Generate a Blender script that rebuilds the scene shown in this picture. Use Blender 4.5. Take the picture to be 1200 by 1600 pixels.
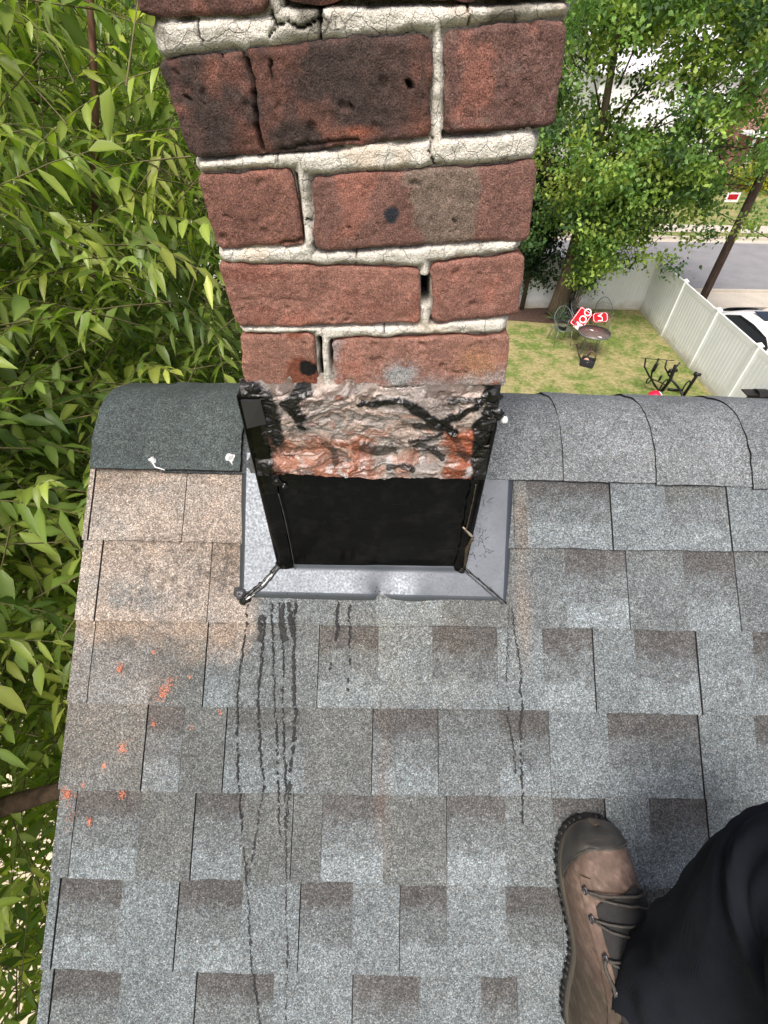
import bpy, math, random
import numpy as np
from mathutils import Matrix, Vector
random.seed(7); RNG = np.random.default_rng(7)
sc = bpy.context.scene
for o in list(bpy.data.objects): bpy.data.objects.remove(o)
PI = math.pi
# ---------------------------------------------------------------- camera
CH = 7.3                                # eye height over the yard
FPX = 740.0                             # focal length in photo pixels (photo 1200 x 1600)
_n = np.array([-12.0, -720.0, FPX]); _n /= np.linalg.norm(_n)
_up = -_n; _f = np.array([0, 0, 1.0]); _f -= _f.dot(_up)*_up; _f /= np.linalg.norm(_f)
_r = np.cross(_f, _up); _r = _r if _r[0] > 0 else -_r
R = np.array([_r, _f, _up])             # photo axes (right, up, forward) -> world
cam = bpy.data.cameras.new('camera'); co = bpy.data.objects.new('camera', cam)
sc.collection.objects.link(co); sc.camera = co
cam.sensor_fit = 'VERTICAL'; cam.sensor_height = 36; cam.lens = 36*FPX/1600
cam.clip_start = 0.02; cam.clip_end = 3000
X_, Y_, Z_ = R[:, 0], R[:, 1], R[:, 2]
co.matrix_world = Matrix([[X_[0], Y_[0], -Z_[0], 0], [X_[1], Y_[1], -Z_[1], 0], [X_[2], Y_[2], -Z_[2], CH], [0, 0, 0, 1]])
sc.render.resolution_x, sc.render.resolution_y = 768, 1024
# ---------------------------------------------------------------- light
SUN_EL, SUN_AZ = math.radians(60), math.radians(200)    # azimuth clockwise from +Y
w = bpy.data.worlds.new("World"); sc.world = w; w.use_nodes = True
nt = w.node_tree; nt.nodes.clear()
sky = nt.nodes.new('ShaderNodeTexSky'); sky.sky_type = 'NISHITA'; sky.sun_disc = False
sky.sun_elevation = SUN_EL; sky.sun_rotation = SUN_AZ; sky.air_density = 0.45; sky.dust_density = 6.0; sky.ozone_density = 1.0
bg = nt.nodes.new('ShaderNodeBackground'); bg.inputs[1].default_value = 0.15
out = nt.nodes.new('ShaderNodeOutputWorld')
nt.links.new(sky.outputs[0], bg.inputs[0]); nt.links.new(bg.outputs[0], out.inputs[0])
sl = bpy.data.lights.new('sun', 'SUN'); sl.energy = 1.25; sl.angle = math.radians(20); sl.color = (1, .965, .9)
so = bpy.data.objects.new('sun', sl); sc.collection.objects.link(so)
sd = Vector((math.sin(SUN_AZ)*math.cos(SUN_EL), math.cos(SUN_AZ)*math.cos(SUN_EL), math.sin(SUN_EL)))
so.rotation_euler = sd.to_track_quat('Z', 'Y').to_euler()
sc.view_settings.view_transform = 'Standard'; sc.view_settings.look = 'None'
sc.view_settings.exposure = 0.80; sc.view_settings.gamma = 1.0
sc.cycles.max_bounces = 8

# ---------------------------------------------------------------- measuring: photo pixel -> point on a real plane
CAM = np.array([0, 0, CH])
def ray(px, py): return R @ np.array([px-600.0, 800.0-py, FPX])/FPX
SL = math.radians(37.0)                 # roof pitch
F0 = 0.516                              # distance of the chimney's front face
RP = np.array([0, F0, CH-0.670]); RN = np.array([0, -math.sin(SL), math.cos(SL)]); RU = np.array([0, math.cos(SL), math.sin(SL)])
def wallpt(px, py):                     # -> (X, Z) on chimney front plane
    d = ray(px, py); t = F0/d[1]; return d[0]*t, CH+d[2]*t
def roofst(px, py):                     # -> (x, t) on roof plane, t up the slope
    d = ray(px, py); k = (RP-CAM).dot(RN)/d.dot(RN); p = CAM+d*k
    return p[0], (p-RP).dot(RU)
def RF(x, t, h=0.0): return RP + np.array([x, 0, 0]) + RU*t + RN*h
def atz(px, py, z):                     # -> point at height z above the yard
    d = ray(px, py); return CAM + d*((z-CH)/d[2])
def aty(px, py, y): d = ray(px, py); return CAM + d*(y/d[1])
def atd(px, py, k): return CAM + ray(px, py)*k

# ---------------------------------------------------------------- numpy value noise
def _h(i, j, k):
    n = (i*374761393 + j*668265263 + k*1274126177) & 0xffffffff
    n = ((n ^ (n >> 13))*1103515245) & 0xffffffff
    n = ((n ^ (n >> 15))*668265263) & 0xffffffff
    return ((n ^ (n >> 16)) & 0xffff)/65535.0
def vn(x, y, z=0.0):
    x, y, z = np.broadcast_arrays(np.asarray(x, float), np.asarray(y, float), np.asarray(z, float))
    xi, yi, zi = np.floor(x).astype(np.int64), np.floor(y).astype(np.int64), np.floor(z).astype(np.int64)
    fx, fy, fz = x-xi, y-yi, z-zi
    fx, fy, fz = fx*fx*(3-2*fx), fy*fy*(3-2*fy), fz*fz*(3-2*fz)
    r = 0
    for a in (0, 1):
        for b in (0, 1):
            for c in (0, 1):
                wt = (fx if a else 1-fx)*(fy if b else 1-fy)*(fz if c else 1-fz)
                r = r + wt*_h(xi+a, yi+b, zi+c)
    return r
def fbm(x, y, z=0.0, o=4):
    s = 0; a = 0.5; tot = 0
    for i in range(o):
        s = s + a*vn(x*2**i+17*i, y*2**i+5*i, np.asarray(z)*2**i+3*i); tot += a; a *= .5
    return s/tot
def ss(a, b, x): t = np.clip((x-a)/(b-a), 0, 1); return t*t*(3-2*t)
def mixc(A, B, f):
    f = np.asarray(f)[..., None]; return A*(1-f) + np.asarray(B, float)*f

# ---------------------------------------------------------------- objects
C = sc.collection
def tag(o, label=None, cat=None, group=None, kind=None):
    if label: o['label'] = label
    if cat: o['category'] = cat
    if group: o['group'] = group
    if kind: o['kind'] = kind
    return o
def thing(name, loc, label, cat, group=None):
    o = bpy.data.objects.new(name, None); C.objects.link(o); o.location = loc; o.empty_display_size = .1
    return tag(o, label, cat, group)
def link(name, me, mat, parent=None, smooth=True):
    me.materials.append(mat)
    if smooth: me.polygons.foreach_set('use_smooth', [True]*len(me.polygons))
    o = bpy.data.objects.new(name, me); C.objects.link(o)
    if parent is not None:
        o.parent = parent
        if parent.type == 'EMPTY': o.matrix_parent_inverse = Matrix.Translation(-Vector(parent.location))
    return o
class MB:
    def __init__(s): s.v = []; s.f = []; s.n = 0; s.c = []; s.hasc = False
    def add(s, V, Fc, col=None):
        V = np.asarray(V, float).reshape(-1, 3)
        s.v.append(V); s.f += [tuple(int(i)+s.n for i in f) for f in Fc]; s.n += len(V)
        if col is None: cc = np.full((len(V), 3), .5)
        else:
            s.hasc = True; cc = np.broadcast_to(np.asarray(col, float), (len(V), 3))
        s.c.append(cc); return s
    def grid(s, P, col=None, flip=False):
        P = np.asarray(P); a, b = P.shape[:2]
        I = np.arange(a*b).reshape(a, b)
        q = np.stack([I[:-1, :-1], I[1:, :-1], I[1:, 1:], I[:-1, 1:]], -1).reshape(-1, 4)
        if flip: q = q[:, ::-1]
        s.add(P.reshape(-1, 3), q.tolist(), None if col is None else np.asarray(col).reshape(-1, 3)); return s
    def box(s, c, sz, M=None, col=None):
        x, y, z = [k/2 for k in sz]
        V = np.array([[-x,-y,-z],[x,-y,-z],[x,y,-z],[-x,y,-z],[-x,-y,z],[x,-y,z],[x,y,z],[-x,y,z]])
        if M is not None: V = V @ np.asarray(M).T
        return s.add(V+np.asarray(c), [(0,3,2,1),(4,5,6,7),(0,1,5,4),(1,2,6,5),(2,3,7,6),(3,0,4,7)], col)
    def tube(s, pts, rad, n=8, cap=True, col=None):
        pts = np.asarray(pts, float); m = len(pts); rad = np.broadcast_to(np.asarray(rad, float), (m,))
        T = np.gradient(pts, axis=0); T /= np.linalg.norm(T, axis=1)[:, None]+1e-12
        up = np.array([0, 0, 1.0]) if abs(T[0][2]) < .9 else np.array([1.0, 0, 0])
        rings = []
        for i in range(m):
            a = np.cross(T[i], up); a /= np.linalg.norm(a)+1e-12; b = np.cross(a, T[i]); up = b
            an = np.linspace(0, 2*PI, n, endpoint=False)
            rings.append(pts[i]+rad[i]*(np.cos(an)[:, None]*a+np.sin(an)[:, None]*b))
        V = np.concatenate(rings); Fc = []
        for i in range(m-1):
            for j in range(n):
                Fc.append((i*n+j, i*n+(j+1) % n, (i+1)*n+(j+1) % n, (i+1)*n+j))
        if cap: Fc += [tuple(range(n))[::-1], tuple((m-1)*n+j for j in range(n))]
        return s.add(V, Fc, col)
    def lathe(s, prof, c, n=24, M=None, col=None):
        an = np.linspace(0, 2*PI, n, endpoint=False); V = []
        for r, z in prof: V += [[r*math.cos(a), r*math.sin(a), z] for a in an]
        V = np.array(V)
        if M is not None: V = V @ np.asarray(M).T
        Fc = [(i*n+j, i*n+(j+1) % n, (i+1)*n+(j+1) % n, (i+1)*n+j) for i in range(len(prof)-1) for j in range(n)]
        return s.add(V+np.asarray(c), Fc, col)
    def prism(s, poly, z0, z1, col=None):      # poly in XY
        n = len(poly); V = [[x, y, z0] for x, y in poly]+[[x, y, z1] for x, y in poly]
        return s.add(V, [tuple(range(n))[::-1], tuple(range(n, 2*n))]+[(i, (i+1) % n, n+(i+1) % n, n+i) for i in range(n)], col)
    def build(s, name, mat, parent=None, smooth=True, recalc=False):
        me = bpy.data.meshes.new(name); V = np.concatenate(s.v)
        me.from_pydata(V.tolist(), [], s.f)
        if s.hasc:
            ca = me.color_attributes.new('Col', 'FLOAT_COLOR', 'POINT')
            cc = np.ones((len(V), 4)); cc[:, :3] = np.concatenate(s.c); ca.data.foreach_set('color', cc.ravel())
        if recalc:
            import bmesh
            bm = bmesh.new(); bm.from_mesh(me); bmesh.ops.recalc_face_normals(bm, faces=bm.faces); bm.to_mesh(me); bm.free()
        me.update()
        return link(name, me, mat, parent, smooth)
def fastmesh(name, V, Q, col, mat, parent=None, smooth=True):   # big numpy meshes of equal polygons
    me = bpy.data.meshes.new(name); k = Q.shape[1]
    me.vertices.add(len(V)); me.vertices.foreach_set('co', V.astype(np.float32).ravel())
    me.loops.add(Q.size); me.loops.foreach_set('vertex_index', Q.astype(np.int32).ravel())
    me.polygons.add(len(Q)); me.polygons.foreach_set('loop_start', np.arange(0, Q.size, k, dtype=np.int32))
    ca = me.color_attributes.new('Col', 'FLOAT_COLOR', 'POINT')
    cc = np.ones((len(V), 4), np.float32); cc[:, :3] = col; ca.data.foreach_set('color', cc.ravel())
    me.update(calc_edges=True); me.validate()
    return link(name, me, mat, parent, smooth)
def rotz(a): c, s = math.cos(a), math.sin(a); return np.array([[c, -s, 0], [s, c, 0], [0, 0, 1]])
def roty(a): c, s = math.cos(a), math.sin(a); return np.array([[c, 0, s], [0, 1, 0], [-s, 0, c]])
def rotx(a): c, s = math.cos(a), math.sin(a); return np.array([[1, 0, 0], [0, c, -s], [0, s, c]])

# ---------------------------------------------------------------- materials
class NT:
    def __init__(s, name):
        s.m = bpy.data.materials.new(name); s.m.use_nodes = True; s.t = s.m.node_tree; s.N = s.t.nodes; s.L = s.t.links
        s.b = s.N['Principled BSDF']; s.geo = None
    def n(s, ty, **kw):
        o = s.N.new('ShaderNode'+ty)
        for k, v in kw.items():
            if k.startswith('i_'): o.inputs[k[2:].replace('_', ' ')].default_value = v
            else: setattr(o, k, v)
        return o
    def lk(s, a, b): s.L.new(a, b)
    def pos(s):
        if not s.geo: s.geo = s.n('TexCoord')
        return s.geo.outputs['Object']
    def noise(s, scale, detail=4, rough=.55, vec=None, dist=0):
        o = s.n('TexNoise'); o.inputs['Scale'].default_value = scale; o.inputs['Detail'].default_value = detail
        o.inputs['Roughness'].default_value = rough; o.inputs['Distortion'].default_value = dist
        s.lk(vec or s.pos(), o.inputs['Vector']); return o
    def vor(s, scale, feature='F1', vec=None):
        o = s.n('TexVoronoi', feature=feature); o.inputs['Scale'].default_value = scale
        s.lk(vec or s.pos(), o.inputs['Vector']); return o
    def ramp(s, src, stops):
        r = s.n('ValToRGB'); e = r.color_ramp.elements
        while len(e) < len(stops): e.new(.5)
        for k, (p, c) in zip(e, stops):
            k.position = p; k.color = (*c, 1) if len(c) == 3 else c
        s.lk(src, r.inputs[0]); return r.outputs[0]
    def mix(s, f, a, b, mode='MIX'):
        m = s.n('Mix', data_type='RGBA', blend_type=mode)
        for k, v in ((0, f), (6, a), (7, b)):
            if isinstance(v, (int, float)): m.inputs[k].default_value = v
            elif isinstance(v, tuple): m.inputs[k].default_value = (*v, 1)
            else: s.lk(v, m.inputs[k])
        return m.outputs[2]
    def math(s, op, a, b=0.0):
        m = s.n('Math', operation=op)
        for k, v in ((0, a), (1, b)):
            if isinstance(v, (int, float)): m.inputs[k].default_value = v
            else: s.lk(v, m.inputs[k])
        return m.outputs[0]
    def bump(s, h, strength=.5, dist=.002, nrm=None):
        b = s.n('Bump'); b.inputs['Strength'].default_value = strength; b.inputs['Distance'].default_value = dist
        s.lk(h, b.inputs['Height'])
        if nrm is not None: s.lk(nrm, b.inputs['Normal'])
        s.lk(b.outputs[0], s.b.inputs['Normal']); return b.outputs[0]
    def attr(s): a = s.n('Attribute'); a.attribute_name = 'Col'; return a.outputs['Color']
    def fin(s, col=None, rough=None, metal=None, spec=None, coat=None):
        for k, v in (('Base Color', col), ('Roughness', rough), ('Metallic', metal), ('Specular IOR Level', spec), ('Coat Weight', coat)):
            if v is None: continue
            if isinstance(v, (int, float)): s.b.inputs[k].default_value = v
            elif isinstance(v, tuple): s.b.inputs[k].default_value = (*v, 1)
            else: s.lk(v, s.b.inputs[k])
        return s.m
def simple(name, col, rough=.6, metal=0, var=.12, scale=8, bump=0, spec=.5):
    m = NT(name); n = m.noise(scale, 5)
    lo = tuple(c*(1-var) for c in col); hi = tuple(min(1, c*(1+var)) for c in col)
    c = m.ramp(n.outputs[0], [(.3, lo), (.7, hi)])
    if bump: m.bump(m.noise(scale*6, 4).outputs[0], .6, bump)
    return m.fin(c, rough, metal, spec)

def mat_granule(name):
    m = NT(name); base = m.attr()
    v = m.vor(540); sep = m.n('SeparateColor'); m.lk(v.outputs['Color'], sep.inputs[0])
    v2 = m.vor(900); sep2 = m.n('SeparateColor'); m.lk(v2.outputs['Color'], sep2.inputs[0])
    g = m.ramp(sep.outputs[0], [(0, (.42,)*3), (.35, (.70,)*3), (.7, (1.05,)*3), (.93, (1.36,)*3), (1, (1.8,)*3)])
    g2 = m.ramp(sep2.outputs[1], [(0, (.5,)*3), (.6, (1.0,)*3), (1, (1.6,)*3)])
    c = m.mix(1.0, base, g, 'MULTIPLY'); c = m.mix(.8, c, g2, 'MULTIPLY')
    blue = m.ramp(sep.outputs[2], [(0, (1.08, 1.0, .93)), (.5, (1, 1, 1)), (1, (.92, 1.0, 1.06))])
    c = m.mix(.8, c, blue, 'MULTIPLY')
    c = m.mix(1, c, m.ramp(m.noise(7, 4, .6).outputs[0], [(.3, (.86,)*3), (.7, (1.13,)*3)]), 'MULTIPLY'); c = m.mix(1, c, m.ramp(m.noise(75, 3).outputs[0], [(.3, (.84,)*3), (.7, (1.14,)*3)]), 'MULTIPLY')
    h = m.math('ADD', sep.outputs[1], sep2.outputs[0])
    m.bump(h, .55, .0008)
    return m.fin(c, .85, 0, .35)
def mat_brick():
    m = NT('brick'); base = m.attr()
    n1 = m.noise(900, 3); n2 = m.noise(230, 4); v = m.vor(650)
    c = m.mix(1, base, m.ramp(n1.outputs[0], [(.3, (.42,)*3), (.5, (.95,)*3), (.72, (1.9,)*3)]), 'MULTIPLY')
    c = m.mix(.8, c, m.ramp(n2.outputs[0], [(.3, (.72,)*3), (.7, (1.25,)*3)]), 'MULTIPLY')
    h = m.math('ADD', n1.outputs[0], m.math('MULTIPLY', n2.outputs[0], 1.6))
    pit = m.ramp(m.noise(120, 2).outputs[0], [(.26, (0,)*3), (.31, (1,)*3)])
    m.bump(m.math('ADD', h, pit), .65, .0014)
    return m.fin(c, .9, 0, .25)
def mat_mortar():
    m = NT('mortar'); base = m.attr()
    dn = m.noise(60, 3); vec = m.n('MixRGB') if False else m.n('VectorMath', operation='ADD')
    sc_ = m.n('VectorMath', operation='SCALE'); m.lk(dn.outputs['Color'], sc_.inputs[0]); sc_.inputs['Scale'].default_value = .012
    m.lk(m.pos(), vec.inputs[0]); m.lk(sc_.outputs[0], vec.inputs[1])
    cr = m.vor(105, 'DISTANCE_TO_EDGE', vec.outputs[0]); cr2 = m.vor(42, 'DISTANCE_TO_EDGE', vec.outputs[0])
    n1 = m.noise(700, 4); n2 = m.noise(35, 3)
    ck = m.ramp(cr.outputs[0], [(0, (.55,)*3), (.03, (.8,)*3), (.06, (1,)*3)]); ck2 = m.ramp(cr2.outputs[0], [(0, (.4,)*3), (.010, (.7,)*3), (.022, (1,)*3)])
    fade = m.ramp(n2.outputs[0], [(.42, (0,)*3), (.6, (1,)*3)])
    c = m.mix(fade, base, m.mix(1, base, ck, 'MULTIPLY'))
    c = m.mix(1, c, ck2, 'MULTIPLY')
    c = m.mix(1, c, m.ramp(n1.outputs[0], [(.25, (.55,)*3), (.5, (1,)*3), (.75, (1.22,)*3)]), 'MULTIPLY')
    n3 = m.noise(170, 4, .7); h = m.math('ADD', m.math('MULTIPLY', ck, .7), m.math('ADD', m.math('MULTIPLY', n1.outputs[0], 2.0), m.math('MULTIPLY', n3.outputs[0], 2.2)))
    h = m.math('ADD', h, ck2)
    m.bump(h, .8, .0012)
    return m.fin(c, .95, 0, .2)
def mat_smear():
    m = NT('sealer_smear'); base = m.attr()
    n1 = m.noise(500, 4); n2 = m.noise(90, 4, .6, None, 1.2)
    c = m.mix(1, base, m.ramp(n1.outputs[0], [(.3, (.7,)*3), (.7, (1.3,)*3)]), 'MULTIPLY')
    m.bump(m.math('ADD', m.math('MULTIPLY', n1.outputs[0], .4), m.math('MULTIPLY', n2.outputs[0], 1.2)), .38, .002)
    r = m.ramp(m.noise(45, 3).outputs[0], [(.38, (.20,)*3), (.62, (.5,)*3)])
    return m.fin(c, r, 0, .45)
def mat_metal(name, col, rough, metal, spec=.5):
    m = NT(name); n = m.noise(14, 4, .6); n2 = m.noise(260, 3)
    c = m.ramp(n.outputs[0], [(.3, tuple(k*.92 for k in col)), (.7, tuple(k*1.06 for k in col))])
    mp = m.n('Mapping'); mp.inputs['Scale'].default_value = (9, 9, 420); mp.inputs['Rotation'].default_value = (0, .5, 0); m.lk(m.pos(), mp.inputs[0])
    sc_ = m.ramp(m.noise(1, 2, .5, mp.outputs[0]).outputs[0], [(.69, (.0,)*3), (.73, (1,)*3)])
    dst = m.ramp(m.noise(22, 6, .75).outputs[0], [(.48, (0,)*3), (.75, (.35,)*3)]); c = m.mix(m.math('MULTIPLY', sc_, .05), c, (.16, .15, .14)); c = m.mix(m.math('MULTIPLY', dst, .12 if metal == 0 else 0), c, (.22, .20, .18))
    rr = m.ramp(n2.outputs[0], [(.3, (rough*.8,)*3), (.7, (rough*1.3,)*3)])
    m.bump(n.outputs[0], .25 if metal == 0 else .1, .004)
    return m.fin(c, rr, metal, spec)
def mat_leaf(name, trans=.35, rough=.42):
    m = NT(name); base = m.attr(); m.fin(base, rough, 0, .45)
    t = m.n('BsdfTranslucent'); mx = m.n('MixShader'); mx.inputs[0].default_value = trans
    tc = m.mix(1, base, (1.25, 1.45, .5), 'MULTIPLY'); m.lk(tc, t.inputs[0])
    m.lk(m.b.outputs[0], mx.inputs[1]); m.lk(t.outputs[0], mx.inputs[2])
    m.lk(mx.outputs[0], m.N['Material Output'].inputs[0]); return m.m
def mat_bark(name, a, b, scale=30):
    m = NT(name); mp = m.n('Mapping'); mp.inputs['Scale'].default_value = (1, 1, .18); m.lk(m.pos(), mp.inputs[0])
    n = m.noise(scale, 6, .65, mp.outputs[0]); m.bump(n.outputs[0], .8, .4/scale)
    return m.fin(m.ramp(n.outputs[0], [(.3, a), (.7, b)]), .9, 0, .2)
def mat_attr(name, rough=.6, spec=.4):
    m = NT(name); c = m.attr(); n = m.noise(200, 3)
    c = m.mix(.7, c, m.ramp(n.outputs[0], [(.3, (.8,)*3), (.7, (1.2,)*3)]), 'MULTIPLY'); return m.fin(c, rough, 0, spec)
GRAN = mat_granule('asphalt_granules'); BRICK = mat_brick(); MORT = mat_mortar(); SMEAR = mat_smear()
BLACKM = mat_metal('black_flashing_metal', (.002, .002, .002), .14, 0, .22)
GREYM = mat_metal('grey_flashing_metal', (.092, .104, .118), .42, .65)
TAR = simple('tar', (.006, .006, .006), .25, 0, .3, 60, .001)
CAULK = simple('clear_caulk', (.75, .77, .77), .2, 0, .1, 80)
LEAFN = mat_leaf('leaf_near', .45, .36); TWIG = simple('green_twig', (.14, .12, .05), .7, 0, .3, 30); LEAFF = mat_leaf('leaf_far', .3, .6)
BARK = mat_bark('bark', (.05, .032, .02), (.16, .11, .075), 26)
STEM = mat_bark('stem_bark', (.10, .05, .032), (.26, .15, .10), 60)
WHITEV = NT('white_vinyl'); _n1 = WHITEV.noise(1.3, 4)
_sx = WHITEV.n('SeparateXYZ'); WHITEV.lk(WHITEV.pos(), _sx.inputs[0]); _gz = WHITEV.math('ADD', _sx.outputs[2], WHITEV.math('MULTIPLY', WHITEV.noise(3.5, 5).outputs[0], .5))
WHITEV = WHITEV.fin(WHITEV.mix(WHITEV.ramp(_gz, [(.26, (.75,)*3), (.62, (0,)*3)]), WHITEV.ramp(_n1.outputs[0], [(.3, (.74, .77, .75)), (.7, (.83, .85, .83))]), (.36, .33, .22)), .45)
METALB = simple('black_metal', (.012, .012, .013), .4, .3, .2, 10)

# ================================================================ THE SETTING
def sheet(name, x0, x1, y0, y1, z, mat, kind='structure'):
    b = MB(); b.add([[x0, y0, z], [x1, y0, z], [x1, y1, z], [x0, y1, z]], [(0, 1, 2, 3)]); return tag(b.build(name, mat, None, False), kind=kind)
def mat_grass(name, dry):
    m = NT(name); n1 = m.noise(.55, 5, .6); n2 = m.noise(9, 6, .7); n3 = m.noise(2.2, 4, .6)
    g = m.ramp(n2.outputs[0], [(.28, (.06, .095, .022)), (.5, (.125, .175, .042)), (.72, (.25, .28, .09))])
    d = m.ramp(n2.outputs[0], [(.28, (.16, .14, .06)), (.72, (.40, .36, .17))])
    f = m.ramp(m.math('ADD', m.math('MULTIPLY', n1.outputs[0], .6), m.math('MULTIPLY', n3.outputs[0], .5)), [(dry, (0,)*3), (dry+.14, (1,)*3)])
    m.bump(n2.outputs[0], .7, .03)
    return m.fin(m.mix(f, g, d), .9, 0, .15)
GRASS = mat_grass('grass', .47); GRASS2 = mat_grass('grass_far', .50)
sheet('ground', -1500, 1500, -1500, 1500, 0, GRASS2)
def mat_road(name, a, b):
    m = NT(name); n = m.noise(1.2, 5); n2 = m.noise(40, 3)
    c = m.ramp(n.outputs[0], [(.3, a), (.7, b)]); c = m.mix(.8, c, m.ramp(n2.outputs[0], [(.3, (.8,)*3), (.7, (1.2,)*3)]), 'MULTIPLY')
    return m.fin(c, .9, 0, .2)
ROAD = mat_road('asphalt', (.21, .21, .215), (.26, .26, .265)); CONC = mat_road('concrete', (.44, .40, .33), (.54, .49, .41))
YR0, YR1 = 2.70*CH, 3.62*CH
sheet('road', -200, 200, YR0, YR1, .008, ROAD)
sheet('road_far_gutter', -200, 200, YR1-.45, YR1, .012, CONC)
def strip(name, x0, x1, y0, y1, z, mat):
    b = MB(); b.box(((x0+x1)/2, (y0+y1)/2, z/2), (x1-x0, y1-y0, z)); return tag(b.build(name, mat, None, False), kind='structure')
strip('kerb_far', -200, 200, YR1, YR1+.16, .13, CONC)
strip('kerb_near', -200, 200, YR0-.16, YR0, .13, CONC)
strip('pavement_near', -200, 200, YR0-1.9, YR0-.164, .06, CONC)
sheet('verge_far', -200, 200, YR1+.16, YR1+.9, .10, GRASS2)
b = MB()
for k in range(-40, 40): b.box((k*1.5+.75, YR1+1.55, .06), (1.485, 1.25, .12))
tag(b.build('pavement_far', CONC, None, False), kind='structure')
sheet('lawn', .5, 9.36, 4, 17.8, .02, GRASS)
sheet('driveway', 9.5, 15.2, -3, YR0-1.92, .03, CONC)
sheet('path', -6, -.9, -6, 9, .03, simple('pale_paving', (.55, .47, .33), .9, 0, .25, 2))
sheet('driveway_far', 28.8, 34, YR1+2.2, YR1+16, .05, simple('pale_concrete', (.6, .55, .48), .9))
def mat_soil():
    m = NT('mulch'); n = m.noise(18, 5, .7); m.bump(n.outputs[0], .8, .02)
    return m.fin(m.ramp(n.outputs[0], [(.3, (.03, .016, .011)), (.55, (.09, .05, .035)), (.75, (.16, .11, .07))]), .95)
MULCH = mat_soil()
b = MB(); P = []
for i in range(22):
    a = i/22*2*PI; rx, ry = 2.6*(1+.18*math.sin(3*a)), .62*(1+.2*math.cos(5*a)); P.append([5.3+rx*math.cos(a), 17.15+ry*math.sin(a)*.95, .03])
b.add(P, [tuple(range(22))]); tag(b.build('mulch_bed', MULCH, None, False), kind='structure')

# ================================================================ HOUSE: roof with shingles
house = thing('house', (0, 0, 0), 'house under the photographer with grey asphalt shingle roof and brick chimney', 'house')
XR0, XR1 = -.530, 3.2                 # rake edge .. far side
T_ = [.175, .0385, -.1005, -.238, -.3735, -.509, -.642, -.78]
while T_[-1] > -3.6: T_.append(T_[-1]-.140)
YC = [735, 850, 972, 1097, 1235, 1370, 1510]
# (photo x of left side, tone, hard joint on its left side)
CO = [
 [(140,'L',0),(152,'d',1),(222,'M',0),(294,'M',1),(372,'M',0),(800,'m',0),(820,'D',0),(949,'L',1),(1033,'d',0),(1129,'L',1),(1215,'D',0),(1290,'M',1)],
 [(124,'L',0),(163,'M',1),(250,'M',0),(333,'d',1),(460,'M',0),(590,'L',0),(690,'m',0),(795,'M',0),(880,'D',0),(975,'M',1),(1063,'D',0),(1143,'M',1),(1240,'D',0)],
 [(114,'M',0),(151,'d',1),(245,'m',0),(327,'d',1),(372,'M',0),(500,'D',1),(592,'L',0),(675,'D',0),(775,'L',0),(845,'D',0),(923,'L',1),(988,'D',1),(1083,'L',1),(1170,'D',0)],
 [(104,'m',0),(234,'D',1),(291,'m',1),(357,'d',1),(480,'m',0),(583,'D',1),(684,'M',1),(778,'D',0),(855,'L',0),(945,'D',0),(1086,'L',1),(1172,'D',0),(1260,'L',0)],
 [(90,'M',0),(123,'D',1),(225,'m',0),(308,'D',1),(385,'m',0),(460,'m',1),(505,'D',0),(600,'m',0),(697,'D',1),(788,'M',0),(862,'D',0),(942,'L',1),(1010,'D',0),(1099,'L',1),(1200,'D',0)],
 [(76,'L',0),(98,'D',1),(195,'L',0),(283,'D',1),(382,'L',0),(471,'D',1),(552,'L',0),(625,'D',1),(697,'L',0),(788,'D',0),(875,'L',0),(960,'D',1),(1060,'L',0),(1150,'D',0)],
 [(66,'L',0),(88,'D',1),(193,'L',0),(310,'D',1),(430,'L',0),(552,'D',1),(655,'L',0),(750,'D',0),(806,'L',0),(900,'D',1),(1010,'L',0),(1110,'D',0)],
]
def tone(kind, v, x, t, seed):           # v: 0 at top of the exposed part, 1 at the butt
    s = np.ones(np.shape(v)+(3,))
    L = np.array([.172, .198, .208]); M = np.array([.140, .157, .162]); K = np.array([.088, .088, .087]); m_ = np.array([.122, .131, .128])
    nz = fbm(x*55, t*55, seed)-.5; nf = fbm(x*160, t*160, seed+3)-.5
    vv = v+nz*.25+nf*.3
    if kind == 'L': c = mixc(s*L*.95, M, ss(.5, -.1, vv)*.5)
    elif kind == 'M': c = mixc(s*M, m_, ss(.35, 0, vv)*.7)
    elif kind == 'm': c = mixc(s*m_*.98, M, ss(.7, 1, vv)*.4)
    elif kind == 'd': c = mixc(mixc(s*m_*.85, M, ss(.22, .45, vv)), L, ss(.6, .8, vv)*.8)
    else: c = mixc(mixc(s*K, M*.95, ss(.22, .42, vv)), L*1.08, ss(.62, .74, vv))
    return c*(1+nz*.22)[..., None]
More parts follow.
